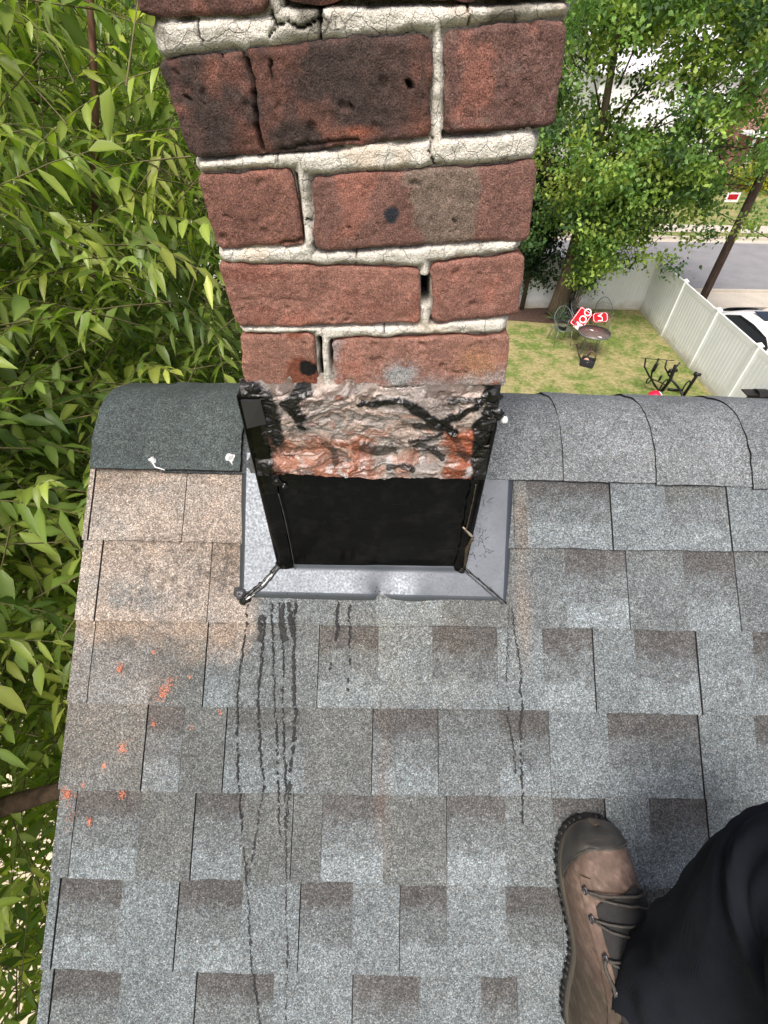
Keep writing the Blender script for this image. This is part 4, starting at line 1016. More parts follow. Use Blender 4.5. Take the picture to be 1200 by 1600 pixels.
# loose shrub right of the trunk against the fence
S0 = atz(893, 487, 0)
sh = thing('loose_shrub', (S0[0], S0[1]+.15, 0), 'loose thin stemmed shrub growing against the white fence right of the trunk', 'shrub')
b = MB()
for k in range(9):
    a = random.uniform(-.3, .3); b.tube([(S0[0]+a*.3, S0[1]+.1, 0), (S0[0]+a, S0[1]+.12, .9), (S0[0]+a*2+random.uniform(-.2, .3), S0[1]+random.uniform(-.2, .2), 2.2)], [.018, .012, .005], 5)
b.build('stem', BARK, sh)
cc_ = clumps(70, (S0[0]+.1, S0[1]+.1, 1.5), (.6, .35, 1.0), 31, None, .1)
V, Q, cl = crown_cards(cc_, np.full(len(cc_), .3), 24, .09, 32, [(.05, .09, .03), (.08, .13, .04), (.12, .11, .06)], 1.0); fastmesh('crown', V, Q, cl, LEAFF, sh, False)
def bush(px, py, y, r, seed, pal, label, name='shrub', h=1.0, size=.12, n=40, per=60):
    p = aty(px, py, y); c = (p[0], p[1], r[2]*.8)
    t = thing(name, (c[0], c[1], 0), label, 'shrub')
    cc = clumps(n, c, r, seed, None, .3); V, Q, cl = crown_cards(cc, np.full(n, min(r)*.45), per, size, seed+1, pal, 1.0); fastmesh('foliage', V, Q, cl, LEAFF, t, False)
    b = MB(); b.tube([(c[0], c[1], 0), (c[0], c[1], r[2])], [.05, .02], 6); b.build('stem', BARK, t); return t
bush(1198, 300, 36.5, (1.9, 1.2, 1.25), 41, [(.40, .38, .02), (.30, .32, .03), (.46, .42, .03)], 'bright yellow green shrub beside the pale drive across the road', size=.2)
bush(1060, 285, 38.5, (2.0, .8, .9), 44, [(.07, .12, .03), (.10, .14, .05)], 'low green bush in front of the red brick house', size=.2)
bush(1100, 315, 36.5, (.7, .5, .6), 47, [(.20, .24, .05), (.30, .31, .10)], 'small pale bush at the front of the far lawn', size=.14, n=18)
bush(1030, 300, 37.5, (1.6, .8, .9), 49, [(.16, .08, .06), (.22, .15, .12), (.08, .10, .04)], 'thin reddish bush left of the low green bush', size=.16, n=26, per=30)

# spiky plant, pots
p = atz(870, 500, 0)
sp = thing('spiky_plant', (p[0], p[1]-.1, 0), 'green spiky leaved plant at the foot of the tree trunk', 'plant'); bV = []
rg = np.random.default_rng(6); n = 60; a = rg.uniform(0, 2*PI, n); el = rg.uniform(.35, 1.4, n)
D = np.stack([np.cos(a)*np.cos(el), np.sin(a)*np.cos(el), np.sin(el)], 1); B0_ = np.repeat([[p[0], p[1]-.1, .02]], n, 0)+rg.normal(0, .05, (n, 3))*[1, 1, 0]
V, pat = leaf_mesh(B0_, D, np.repeat([[.1, 0, 1.0]], n, 0)+rg.normal(0, .1, (n, 3)), rg.uniform(.5, .85, n), np.full(n, .045), rg.uniform(.1, .6, n), .3, 4)
m = V.shape[1]; fastmesh('blade', V.reshape(-1, 3), (pat[None]+np.arange(n)[:, None, None]*m).reshape(-1, 4), np.repeat(np.array([[.12, .19, .08]])*rg.uniform(.7, 1.5, n)[:, None], m, 0), LEAFF, sp)
p = atz(893, 500, 0); pt = thing('plant_pot', (p[0], p[1], 0), 'black plant pot standing at the fence right of the tree trunk', 'pot')
b = MB(); b.lathe([(.001, .01), (.16, .01), (.2, .34), (.22, .34), (.22, .38), (.19, .38), (.17, .3), (.001, .3)], (p[0], p[1], 0), 20); b.build('pot', METALB, pt)
b = MB(); b.lathe([(.001, .302), (.17, .302)], (p[0], p[1], 0), 20); b.build('soil', MULCH, pt)
b = MB()
for k in range(7): b.tube([(p[0]+random.uniform(-.05, .05), p[1], .3), (p[0]+random.uniform(-.1, .1), p[1]+random.uniform(-.1, .1), .7), (p[0]+random.uniform(-.2, .25), p[1]+random.uniform(-.1, .1), random.uniform(.9, 1.5))], [.014, .01, .005], 5)
b.build('stem', simple('pale_stem', (.25, .18, .12), .8), pt)

# ================================================================ FENCE
FX = 1.285*CH; FY = 2.445*CH; FH = .2505*CH
fence = thing('vinyl_fence', (FX, FY, 0), 'white vinyl privacy fence with capped posts round the back yard', 'fence')
def post(x, y, h=FH):
    b = MB(); b.box((x, y, (h-.04)/2), (.127, .127, h-.04)); b.box((x, y, h-.03), (.155, .155, .03))
    b.add([[x-.07, y-.07, h-.015], [x+.07, y-.07, h-.015], [x+.07, y+.07, h-.015], [x-.07, y+.07, h-.015], [x, y, h+.045]], [(0, 1, 4), (1, 2, 4), (2, 3, 4), (3, 0, 4)])
    b.build('post', WHITEV, fence, False)
def panel(x0, y0, x1, y1):
    L = math.hypot(x1-x0, y1-y0); ax = np.array([(x1-x0)/L, (y1-y0)/L, 0]); nx = np.array([-ax[1], ax[0], 0]); up = np.array([0, 0, 1.0]); o = np.array([x0, y0, 0])
    n = int(L/.15); rows = []; s = 0; w_ = L/n
    for i in range(n): rows += [(i*w_+.001, .012), (i*w_+.011, 0.0), ((i+1)*w_-.011, 0.0), ((i+1)*w_-.001, .012)]
    b = MB()
    for sg in (-1, 1):
        P = np.array([[o+ax*a+nx*sg*(.022-d)+up*z for z in (.16, FH-.19)] for a, d in rows]); b.grid(P, flip=sg > 0)
    b.build('panel', WHITEV, fence, False)
    for z, h in ((.09, .15), (FH-.13, .14)):
        b = MB(); M = np.stack([ax, nx, up], 1); b.box(o+ax*L/2+up*z, (L-.127, .052, h), M); b.build('rail', WHITEV, fence, False)
ys = [FY, 2.1535*CH, 1.857*CH]; 
while ys[-1] > 5: ys.append(ys[-1]-2.13)
for y in ys: post(FX, y)
for a, c_ in zip(ys[:-1], ys[1:]): panel(FX, a, FX, c_)
xs_f = [FX-2.3*i for i in range(1, 8)]
for x in xs_f: post(x, FY)
for a, c_ in zip([FX]+xs_f[:-1], xs_f): panel(a, FY, c_, FY)

# utility pole and wires
px_, py_ = 11.35, 17.55
pole = thing('utility_pole', (px_, py_, 0), 'brown wooden utility pole standing between the white fence and the road', 'pole')
b = MB(); b.tube([(px_, py_, 0), (px_, py_, 4), (px_+.03, py_, 8), (px_+.05, py_, 12.5)], [.14, .13, .12, .10], 18); b.build('shaft', mat_bark('pole_wood', (.045, .03, .022), (.15, .105, .085), 20), pole)
def wire(P, r=.012, label=''):
    pts = [np.array(q) for q in P]; a, c_ = pts[0], pts[-1]; L = []
    for f in np.linspace(0, 1, 20): q = a+(c_-a)*f; q[2] -= pts[1][0]*4*f*(1-f) if len(pts) == 3 else 0; L.append(q)
    b = MB(); b.tube(L, r, 5); return tag(b.build('overhead_cable', METALB), label, 'cable')
wire([aty(1050, 296, 17), aty(1205, 374, 19)], .014, 'thin black overhead cable crossing in front of the wooden pole')

# ================================================================ YARD FURNITURE
WIREM = simple('wire_metal', (.17, .20, .19), .5, .6, .2, 20)
def wire_chair(c, rz, label, s=1.0, parts=True):
    t = thing('wire_chair', c, label, 'chair', 'wire chairs around the patio table'); M = rotz(rz)*s; c = np.array(c, float)
    def T(p): return c+M @ np.array(p)
    b = MB(); n = 20                                     # seat: ring and mesh
    ring = [T((.24*math.cos(a), .23*math.sin(a), .43)) for a in np.linspace(0, 2*PI, n+1)]; b.tube(ring, .011, 6, False)
    for k in np.linspace(-.2, .2, 11):
        w_ = .23*math.sqrt(max(0, 1-(k/.24)**2)); b.tube([T((k, -w_, .43)), T((k, 0, .415)), T((k, w_, .43))], .004, 4, False); b.tube([T((-w_*1.04, k, .43)), T((0, k, .415)), T((w_*1.04, k, .43))], .004, 4, False)
    b.build('seat', WIREM, t)
    b = MB(); P = []                                     # arms and back hoop
    for a in np.linspace(-.35, PI+.35, 22): P.append(T((.29*math.cos(a), .20*math.sin(a)+.05+.10*max(0, math.sin(a)), .64+.30*max(0, math.sin(a))**1.5)))
    b.tube(P, .012, 6)
    for a in np.linspace(.25, PI-.25, 13):
        top = (.29*math.cos(a), .20*math.sin(a)+.05+.10*math.sin(a), .64+.30*math.sin(a)**1.5); b.tube([T((.22*math.cos(a), .21*math.sin(a), .43)), T(top)], .0045, 4, False)
    for z_, k in ((.53, 1), (.66, .92), (.78, .7)):
        b.tube([T((.27*math.cos(a)*k, .20*math.sin(a)+.05+.06*k, z_)) for a in np.linspace(.2, PI-.2, 10)], .0045, 4, False)
    b.build('backrest', WIREM, t)
    for sx in (-1, 1):
        for sy in (-1, 1):
            b = MB(); b.tube([T((sx*.2, sy*.2, .43)), T((sx*.23, sy*.24, .2)), T((sx*.26, sy*.28, 0))], .012, 6); b.build('leg', WIREM, t)
        b = MB(); b.tube([T((sx*.22, -.17, .43)), T((sx*.29, -.12, .6)), T((sx*.28, 0, .64))], .011, 6); b.build('arm', WIREM, t)
    return t
c1 = atz(873, 535, 0); wire_chair((c1[0], c1[1]+.0, 0), .1, 'grey wire chair standing alone on the grass with dark shoes on its seat', 1.12)
c2 = atz(899, 521, 0); wire_chair((c2[0], c2[1]+.15, 0), .9, 'grey wire chair left of the patio table with the taller red sign leaning on it')
c3 = atz(936, 515, 0); wire_chair((c3[0], c3[1]+.1, 0), -.1, 'grey wire chair behind the round table with the small red sign on it')
# shoes on chair
b = MB(); s0 = np.array([c1[0], c1[1]-.02, .48])
for dx, a in ((-.07, .4), (.07, -.5)):
    M = rotz(a); P = []
    for k in np.linspace(0, 1, 7):
        wv = .045*math.sin(PI*min(.97, k*.9+.08)); h = .10-.06*k
        P.append([s0+np.array([dx, 0, 0])+M @ np.array([wv*math.cos(q), (k-.5)*.27, max(-.02, h*math.sin(q))]) for q in np.linspace(0, 2*PI, 10)])
    b.grid(np.array(P))
tag(b.build('shoes', METALB, None, True, True), 'dark shoes left on the seat of the wire chair standing alone', 'shoes')
tc0 = atz(929, 519, .72); tx0, ty0 = tc0[0], tc0[1]
tab = thing('patio_table', (tx0, ty0, 0), 'round brown glass topped patio table with two white scraps on it', 'table')
b = MB(); b.lathe([(.001, .712), (.475, .712), (.475, .722), (.001, .722)], (tx0, ty0, 0), 40); b.build('table_top', simple('brown_glass', (.13, .095, .085), .18, 0, .15, 3), tab)
b = MB(); b.lathe([(.474, .70), (.497, .70), (.50, .715), (.497, .732), (.476, .732)], (tx0, ty0, 0), 40); b.build('rim', WIREM, tab)
for k in range(4):
    a = k*PI/2+.5; b = MB(); b.tube([(tx0+.30*math.cos(a), ty0+.30*math.sin(a), .70), (tx0+.27*math.cos(a), ty0+.27*math.sin(a), .35), (tx0+.36*math.cos(a), ty0+.36*math.sin(a), 0)], .014, 6); b.build('leg', WIREM, tab)
for (u, v, rz, lab) in ((-.07, .10, .9, 'small white paper scrap in the middle of the patio table'), (.04, -.38, .8, 'white paper strip on the front rim of the patio table')):
    b = MB(); b.box((tx0+u, ty0+v, .738), (.13, .035, .006), rotz(-rz)); b.box((tx0+u+.02, ty0+v+.01, .743), (.07, .028, .004), rotz(-rz+.2)); tag(b.build('paper_scrap', simple('paper', (.8, .8, .78), .7)), lab, 'paper')
RED = simple('sign_red', (.42, .008, .018), .8, 0, .08, 5, 0, .2); WPT = simple('sign_white', (.82, .78, .78), .5, 0, .05, 5)
def text_mesh(body, size, M, loc, mat, parent, name='lettering', ext=.003):
    cu = bpy.data.curves.new(name, 'FONT'); cu.body = body; cu.size = size; cu.extrude = ext; cu.align_x = 'CENTER'; cu.align_y = 'CENTER'; cu.offset = size*.006
    o = bpy.data.objects.new('tmp', cu); C.objects.link(o); dg = bpy.context.evaluated_depsgraph_get(); me = bpy.data.meshes.new_from_object(o.evaluated_get(dg)); bpy.data.objects.remove(o)
    me.transform(Matrix.Translation(Vector(loc)) @ Matrix(np.asarray(M).tolist()).to_4x4()); me.name = name
    return link(name, me, mat, parent, False)
def board(center, ax, ay, w_, h_, cut, label, writing, small=None):
    ax = np.array(ax, float); ax /= np.linalg.norm(ax); ay = np.array(ay, float); ay -= ay.dot(ax)*ax; ay /= np.linalg.norm(ay); az = np.cross(ax, ay)
    if az[2] < 0: pass
    c = np.array(center); t = thing('yard_sign', center, label, 'sign')
    M = np.stack([ax, ay, az], 1)
    def slab(poly, z0, z1, mat, nm): b = MB(); b.prism(poly, z0, z1); b.v = [q @ M.T+c for q in b.v]; return b.build(nm, mat, t, False)
    a, d = w_/2, h_/2
    poly = [(-a+cut, -d), (a-cut, -d), (a, -d+cut), (a, d-cut), (a-cut, d), (-a+cut, d), (-a, d-cut), (-a, -d+cut)]
    slab(poly, -.006, .006, RED, 'board')
    b = MB()
    n = len(poly); inn = [(x*.94, y*.9) for x, y in poly]; inn2 = [(x*.90, y*.84) for x, y in poly]
    for i in range(n):
        j = (i+1) % n; q = [inn[i], inn[j], inn2[j], inn2[i]]; b.add([[x, y, .0085] for x, y in q], [(0, 1, 2, 3)])
    b.v = [q @ M.T+c for q in b.v]; b.build('border', WPT, t, False)
    text_mesh(writing[0], writing[1], M, c+M @ np.array([writing[2], writing[3], .008]), WPT, t)
    if small: text_mesh(small[0], small[1], M, c+M @ np.array([small[2], small[3], .008]), WPT, t)
    return t
def imgdir(px, py, dx, dy, z):            # direction on a tilted plane facing the house
    return atz(px+dx, py+dy, z)-atz(px, py, z)
# taller sign: leaning panel facing the camera
def facing(px, py, k, tx_, ty_):           # board axes: photo directions projected on the board plane
    d = ray(px, py); c = CAM+d*k; nrm = np.array([0, -.72, .69]); nrm /= np.linalg.norm(nrm)
    def on(dx, dy): r_ = ray(px+dx, py+dy); kk = (c-CAM).dot(nrm)/r_.dot(nrm); return CAM+r_*kk-c
    return c, on(*tx_), on(*ty_)
k1 = (7.3-.75)/-ray(908, 498)[2]
c, ax, ay = facing(908, 498, k1, (10, -14.0), (-10, -6.5)); board(c, ax, ay, .66, .47, .03, 'red and white sign lettered MOO leaning on the chair left of the table', ('MOO', .33, .02, -.07), ('III II IIII', .06, 0, .14) if False else None)
k2 = (7.3-.85)/-ray(938, 496)[2]
c, ax, ay = facing(938, 496, k2, (-.5, -12), (-14, -1)); board(c, ax, ay, .30, .50, .055, 'smaller red sign with clipped corners lettered LA propped behind the table', ('LA', .22, 0, 0))
# bag of tools under the table front
bp = atz(916, 572, 0); bag = thing('tool_bag', (bp[0], bp[1], 0), 'small open black bag with a lime green cloth on the grass below the table', 'bag')
b = MB(); pr = [(.17, .0), (.18, .04), (.185, .22), (.175, .25), (.165, .24), (.16, .05)]; M = rotz(-.5)
V = []; 
for r_, z_ in pr: V.append([bp+M @ np.array([r_*1.15*np.sign(math.cos(a))*abs(math.cos(a))**.4, r_*.8*np.sign(math.sin(a))*abs(math.sin(a))**.4, z_+.015*math.sin(3*a)]) for a in np.linspace(0, 2*PI, 29)])
b.grid(np.array(V)); b.grid(np.array([V[0], [bp]*29])); b.grid(np.array([V[-1], [bp+[0, 0, .05]]*29])); b.build('bag', simple('black_canvas', (.014, .015, .02), .8), bag, True, True)
b = MB(); b.tube([bp+M @ np.array(q) for q in ((-.18, 0, .22), (-.12, 0, .42), (.05, 0, .5), (.15, 0, .4), (.18, 0, .22))], .012, 6); b.build('handle', simple('brown_strap', (.16, .08, .05), .7), bag)
blob('green_cloth', bp+np.array([.16, .10, .24]), .13, .14, simple('lime_cloth', (.45, .72, .04), .8), bag, np.array([0, 0, 1.0]), seed=3)
blob('tan_cloth', bp+np.array([-.05, .0, .17]), .11, .10, simple('tan_cloth', (.5, .3, .2), .8), bag, np.array([0, .2, 1.0]), seed=5)
b = MB(); q = bp+np.array([-.02, .30, 0])
for k in range(5): a = random.uniform(-.25, .25); b.tube([q+np.array([a*.4, -.02*k, .02]), q+np.array([a, .05, .22]), q+np.array([a*1.3, .12+.04*k, .42])], .022, 6)
tag(b.build('tool_bundle', simple('dark_tools', (.04, .02, .018), .5, .2)), 'bundle of dark and reddish tools leaning beside the black bag', 'tools')
# bike carrier / folding rack made of black tube
def zp(px, py, z): return atz(px, py, z)
rk = thing('bike_rack', tuple(zp(1050, 612, 0)), 'black tubular bike carrier with padded arms standing on the grass near the fence', 'bike rack')
def rod(P, r, nm, mat=METALB): b = MB(); b.tube([zp(*q) for q in P], r, 8); return b.build(nm, mat, rk)
rod([(999, 559, 1.0), (1025, 561.5, 1.0), (1054, 563.5, 1.0)], .009, 'cross_bar')
rod([(1009, 560, 1.0), (1007, 573, .85), (1014, 587, .5), (1030, 612, .05)], .024, 'arm')
rod([(1029, 560, 1.0), (1025, 572, .85), (1019, 580, .6), (1017, 592, .4), (1024, 604, .15)], .024, 'arm'); rod([(1026, 569, .85), (1020, 580, .62)], .05, 'pad')
rod([(1042, 563, 1.0), (1039, 574, .8), (1045, 586, .6), (1051, 594, .4)], .022, 'arm'); rod([(1063, 566, 1.0), (1056, 574, .85), (1050, 580, .75)], .022, 'arm')
rod([(1056, 570, .85), (1052, 580, .7), (1047, 594, .45), (1035, 610, .08)], .046, 'mast'); rod([(1046, 580, .72), (1057, 578.5, .72)], .055, 'pad')
rod([(1049, 593, .42), (1058, 603, .25), (1066, 615, .05), (1066, 622, .02)], .032, 'leg')
rod([(1044, 608, .08), (1066, 610, .06)], .034, 'base_bar'); rod([(1089, 586, .75), (1080, 600, .4), (1068, 618, .04)], .042, 'mast'); rod([(1084, 584, .78), (1095, 586, .78)], .045, 'pad')
rod([(1088, 581, .8), (1086, 588, .7)], .03, 'clamp'); rod([(1018, 592, .3), (1033, 598, .25), (1040, 602, .2)], .018, 'strut'); 
for (px, py) in ((1037, 603), (1072, 605)):
    P = []; c_ = zp(px, py, .2)
    for a in np.linspace(0, 2*PI, 20): P.append(c_+np.array([.10*math.cos(a), .05*math.cos(a), .2*math.sin(a)]))
    b = MB(); b.tube(P, .02, 6, False); b.build('strap_loop', METALB, rk)
b = MB(); c_ = zp(1014, 594, .3); P = [c_+np.array([.08*math.cos(a), .04*math.cos(a), .1*math.sin(a)]) for a in np.linspace(0, 2*PI, 16)]; b.tube(P, .018, 6, False); b.build('hook', METALB, rk)
blob('saddle', zp(1033, 586, .5), .11, .05, simple('grey_saddle', (.25, .25, .27), .35), rk, np.array([0, 0, 1.0]), seed=12); rod([(1033, 588, .5), (1030, 594, .3)], .03, 'saddle_post')
bc = zp(1023.5, 619, .25); ball = thing('toy_ball', (bc[0], bc[1], 0), 'bright red ball with a white patch just beyond the roof ridge', 'ball')
prof = [(.2*math.sin(a)+1e-4, -.2*math.cos(a)) for a in np.linspace(0, PI, 16)]
b = MB(); b.lathe(prof, (bc[0], bc[1], .2), 28); b.build('ball', simple('pink_red', (.75, .01, .05), .4, 0, .05), ball)
b = MB(); b.lathe([(.202*math.sin(a)+1e-4, -.202*math.cos(a)) for a in np.linspace(PI*.80, PI, 5)], (bc[0], bc[1], .2), 24); b.v = [(q-[bc[0], bc[1], .2]) @ roty(.9).T+[bc[0], bc[1], .2] for q in b.v]; b.build('patch', WPT, ball)
# grill
g = zp(1167, 611, 1.12); gx, gy = g[0], g[1]
gr = thing('barbecue_grill', (gx+.5, gy, 0), 'black barbecue grill with a side shelf at the right edge of the yard', 'grill')
b = MB(); b.box((gx+.06, gy-.05, 1.11), (.30, .28, .025)); b.build('side_shelf', METALB, gr, False)
b = MB(); b.box((gx+.42, gy-.05, .80), (.40, .42, .34)); b.build('firebox', METALB, gr, False)
b = MB(); P = [[(x, gy-.05-.22*math.cos(a), .98+.20*math.sin(a)) for a in np.linspace(0, PI, 10)] for x in (gx+.21, gx+.63)]; b.grid(np.array(P)); b.add(P[0], [tuple(range(10))]); b.add(P[1], [tuple(range(9, -1, -1))]); b.build('lid', METALB, gr, False, True)
b = MB(); b.tube([(gx+.3, gy-.31, 1.05), (gx+.3, gy-.34, 1.05), (gx+.55, gy-.34, 1.05), (gx+.55, gy-.31, 1.05)], .01, 6); b.build('handle', WIREM, gr)
for sx in (.25, .6):
    for sy in (-.2, .1): b = MB(); b.tube([(gx+sx, gy+sy, 0), (gx+sx, gy+sy, .64)], .018, 6); b.build('leg', METALB, gr)

# ================================================================ CAR behind the fence
CARW = simple('white_car_paint', (.72, .73, .75), .22, 0, .02, 1); GLASS = simple('dark_glass', (.012, .014, .016), .06, 0, .1, 1)
car = thing('parked_car', (11.15, 13.7, 0), 'white rounded car parked on the drive behind the fence', 'car'); cx_, cy_ = 11.15, 13.7
# stations along length (rear toward camera = -y): y, half width, belt z, roof z, roof half width
ST = [(-2.15, .70, .75, .95), (-2.0, .80, .95, 1.10), (-1.6, .86, 1.0, 1.38), (-1.1, .88, 1.0, 1.50), (-.3, .89, 1.0, 1.55), (.5, .88, .99, 1.52), (1.1, .87, .98, 1.32), (1.5, .86, .97, 1.02), (2.1, .80, .85, .92), (2.35, .68, .7, .75)]
b = MB(); P = []
for y, hw, bz, rz_ in ST:
    rw = hw*.68 if rz_-bz > .2 else hw*.8
    P.append([[cx_+sx*w_, cy_+y, z] for sx, w_, z in ((-1, hw*.9, .22), (-1, hw, .5), (-1, hw*.99, bz-.08), (-1, hw*.94, bz), (-1, rw+.03, rz_-.07), (-1, rw*.85, rz_-.01), (0, 0, rz_+.02), (1, rw*.85, rz_-.01), (1, rw+.03, rz_-.07), (1, hw*.94, bz), (1, hw*.99, bz-.08), (1, hw, .5), (1, hw*.9, .22))])
b.grid(np.array(P), flip=True); b.add(P[0], [tuple(range(13))]); b.add(P[-1], [tuple(range(12, -1, -1))]); body = b.build('body', CARW, car, True, True)
md = body.modifiers.new('s', 'SUBSURF'); md.levels = 2; md.render_levels = 2
def sidewin(sg):
    b = MB(); pl = [(-1.45, 1.06), (-1.35, 1.28), (-1.0, 1.41), (-.3, 1.455), (.4, 1.43), (.85, 1.25), (1.15, 1.06)]
    def X(y, z): f = (z-1.0)/.5; return cx_+sg*(.86-.235*f+.012)
    top = [(X(y, z), cy_+y, z) for y, z in pl]; bot = [(X(y, 1.05), cy_+y, 1.05) for y, z in pl]; b.grid(np.array([top, bot]), flip=sg < 0); b.build('side_window', GLASS, car, True)
sidewin(-1); sidewin(1)
for (y0, z0, y1, z1, nm) in ((-1.98, 1.13, -1.28, 1.50, 'rear_window'), (1.52, 1.05, .82, 1.475, 'windscreen')):
    b = MB(); P = [[(cx_+s*(.66-.14*f), cy_+y0+(y1-y0)*f+(.04 if y0 > 0 else -.04)*(1-s*s)*.6, z0+(z1-z0)*f+.025+.05*math.sin(PI*f)) for s in np.linspace(-1, 1, 9)] for f in np.linspace(0, 1, 6)]; b.grid(np.array(P), flip=y0 > 0); b.build(nm, GLASS, car, True)
b = MB(); b.box((cx_, cy_+.05, 1.567), (.75, .6, .012)); b.build('sunroof', GLASS, car, False)
for sx in (-1, 1):
    for y in (-1.35, 1.4):
        b = MB(); M = roty(PI/2); b.lathe([(.2, -.1), (.31, -.1), (.325, -.06), (.325, .06), (.31, .1), (.2, .1)], (cx_+sx*.80, cy_+y, .325), 28, M); wh = b.build('wheel', simple('tyre', (.02, .02, .02), .8), car)
        b = MB(); b.lathe([(.001, .06), (.06, .07), (.2, .05), (.2, -.05), (.001, -.05)], (cx_+sx*.80, cy_+y, .325), 20, M); b.build('rim', simple('alloy', (.4, .4, .42), .3, .9), wh)
    b = MB(); b.box((cx_+sx*.60, cy_-2.03, .88), (.22, .10, .14)); b.build('tail_light', simple('tail_red', (.3, .01, .01), .2), car, False)
    b = MB(); b.box((cx_+sx*.98, cy_+.85, 1.04), (.17, .1, .12)); b.build('mirror', CARW, car, False)

# ================================================================ HOUSES ACROSS THE ROAD
def mat_brickwall():
    m = NT('brick_wall'); br = m.n('TexBrick'); br.inputs['Scale'].default_value = 1; br.inputs['Brick Width'].default_value = .21; br.inputs['Row Height'].default_value = .075; br.inputs['Mortar Size'].default_value = .008
    br.inputs['Color1'].default_value = (.30, .095, .065, 1); br.inputs['Color2'].default_value = (.20, .06, .045, 1); br.inputs['Mortar'].default_value = (.45, .40, .35, 1)
    mp = m.n('Mapping'); mp.inputs['Rotation'].default_value = (PI/2, 0, 0); m.lk(m.pos(), mp.inputs[0]); m.lk(mp.outputs[0], br.inputs['Vector'])
    n = m.noise(1.5, 4); return m.fin(m.mix(.6, br.outputs[0], m.ramp(n.outputs[0], [(.3, (.7,)*3), (.7, (1.25,)*3)]), 'MULTIPLY'), .85)
BW = mat_brickwall(); RFM = simple('roof_grey', (.16, .155, .15), .9, 0, .2, 3); PALE = simple('white_siding', (.82, .82, .80), .5, 0, .05, 2)
def far_house(name, x0, x1, y0, y1, h, rise, wall, label, wins, gable_front=True, door=None, roofm=None):
    t = thing(name, ((x0+x1)/2, (y0+y1)/2, 0), label, 'house'); xm, ym = (x0+x1)/2, (y0+y1)/2; b = MB()
    if gable_front:
        pf = [(x0, 0), (x1, 0), (x1, h), (xm, h+rise), (x0, h)]; V = [[x, y0, z] for x, z in pf]+[[x, y1, z] for x, z in pf]
        b.add(V, [(0, 1, 2, 3, 4), (9, 8, 7, 6, 5), (0, 4, 9, 5), (1, 6, 7, 2)])
    else:
        pf = [(y0, 0), (y1, 0), (y1, h), (ym, h+rise), (y0, h)]; V = [[x0, y, z] for y, z in pf]+[[x1, y, z] for y, z in pf]
        b.add(V, [(0, 1, 2, 3, 4), (9, 8, 7, 6, 5), (0, 4, 9, 5), (1, 6, 7, 2)])
    b.build('wall', wall, t, False, True)
    b = MB(); o = .35; th_ = .12
    for sg in (-1, 1):
        if gable_front: q = [(xm, h+rise+.05), (xm+sg*((x1-x0)/2+o), h-rise*o/((x1-x0)/2)+.05)]; V = [[x, y, z+d] for (x, z) in q for y in (y0-o, y1+o) for d in (0, th_)]
        else: q = [(ym, h+rise+.05), (ym+sg*((y1-y0)/2+o), h-rise*o/((y1-y0)/2)+.05)]; V = [[x, y, z+d] for (y, z) in q for x in (x0-o, x1+o) for d in (0, th_)]
        b.add(V, [(0, 1, 3, 2), (4, 6, 7, 5), (0, 4, 5, 1), (2, 3, 7, 6), (0, 2, 6, 4), (1, 5, 7, 3)])
    b.build('roof', roofm or RFM, t, False, True)
    b = MB()
    if gable_front:
        for sg in (-1, 1):
            a = np.array([xm, h+rise+.03]); c_ = np.array([xm+sg*((x1-x0)/2+o), h-rise*o/((x1-x0)/2)+.03])
            V = [[p_[0], y, p_[1]+d] for p_ in (a, c_) for y in (y0-o-.03, y0-o) for d in (-.16, .14)]
            b.add(V, [(0, 1, 3, 2), (4, 6, 7, 5), (0, 4, 5, 1), (2, 3, 7, 6), (0, 2, 6, 4), (1, 5, 7, 3)])
        b.build('bargeboard', PALE, t, False, True)
    for (wx, wz, ww, wh) in wins:
        b = MB()
        for dx, dz, sx, sz in ((0, wh/2, ww+.16, .1), (0, -wh/2, ww+.24, .12), (-ww/2, 0, .1, wh), (ww/2, 0, .1, wh), (0, 0, ww, .05)): b.box((wx+dx, y0-.04, wz+dz), (sx, .09, sz))
        f = b.build('window', PALE, t, False)
        b = MB(); b.box((wx, y0-.012, wz), (ww-.08, .03, wh-.08)); b.build('pane', simple('window_glass', (.10, .13, .15), .1) if 'window_glass' not in bpy.data.materials else bpy.data.materials['window_glass'], f, False)
    if door:
        dx, dw = door; b = MB(); b.box((dx, y0-.03, 1.35), (dw, .06, 2.1)); d_o = b.build('door', PALE, t, False)
        b = MB(); b.box((dx+dw*.35, y0-.08, 1.3), (.04, .05, .12)); b.build('handle', METALB, d_o, False)
    return t
hw_ = aty(1003, 150, 40)
far_house('white_house', 13.2, 22.0, 40.5, 50, 5.4, 2.0, PALE, 'white sided house glimpsed through the middle of the shade tree crown', [(20.6, 3.8, 1.1, 1.4), (17.6, 1.3, 1.6, 1.0)], False, None, simple('pale_roof', (.55, .55, .56), .8, 0, .1, 3))
far_house('brick_house', 22.8, 33.5, 39.5, 50, 5.2, 3.4, BW, 'red brick house with white framed windows across the road at the right', [(25.6, 4.0, 1.1, 1.6), (28.4, 4.0, 1.1, 1.6), (31.2, 4.0, 1.1, 1.6), (28.4, 1.6, 1.4, 1.4), (31.6, 1.6, 1.2, 1.4)], True, (25.0, 1.0))
b = MB(); 
porch = thing('entry_porch', (24.6, 38.4, 0), 'small white roofed brick entry porch in front of the red brick house', 'porch')
b = MB(); b.box((24.2, 38.6, .3), (2.6, 1.6, .6)); b.build('step', BW, porch, False)
b = MB(); b.box((24.2, 38.6, 2.75), (2.9, 1.8, .16)); b.build('canopy', PALE, porch, False)
for x in (23.0, 25.4): b = MB(); b.box((x, 37.95, 1.64), (.12, .12, 2.06)); b.build('column', PALE, porch, False)
b = MB(); b.box((24.2, 37.95, 1.35), (2.2, .06, .08))
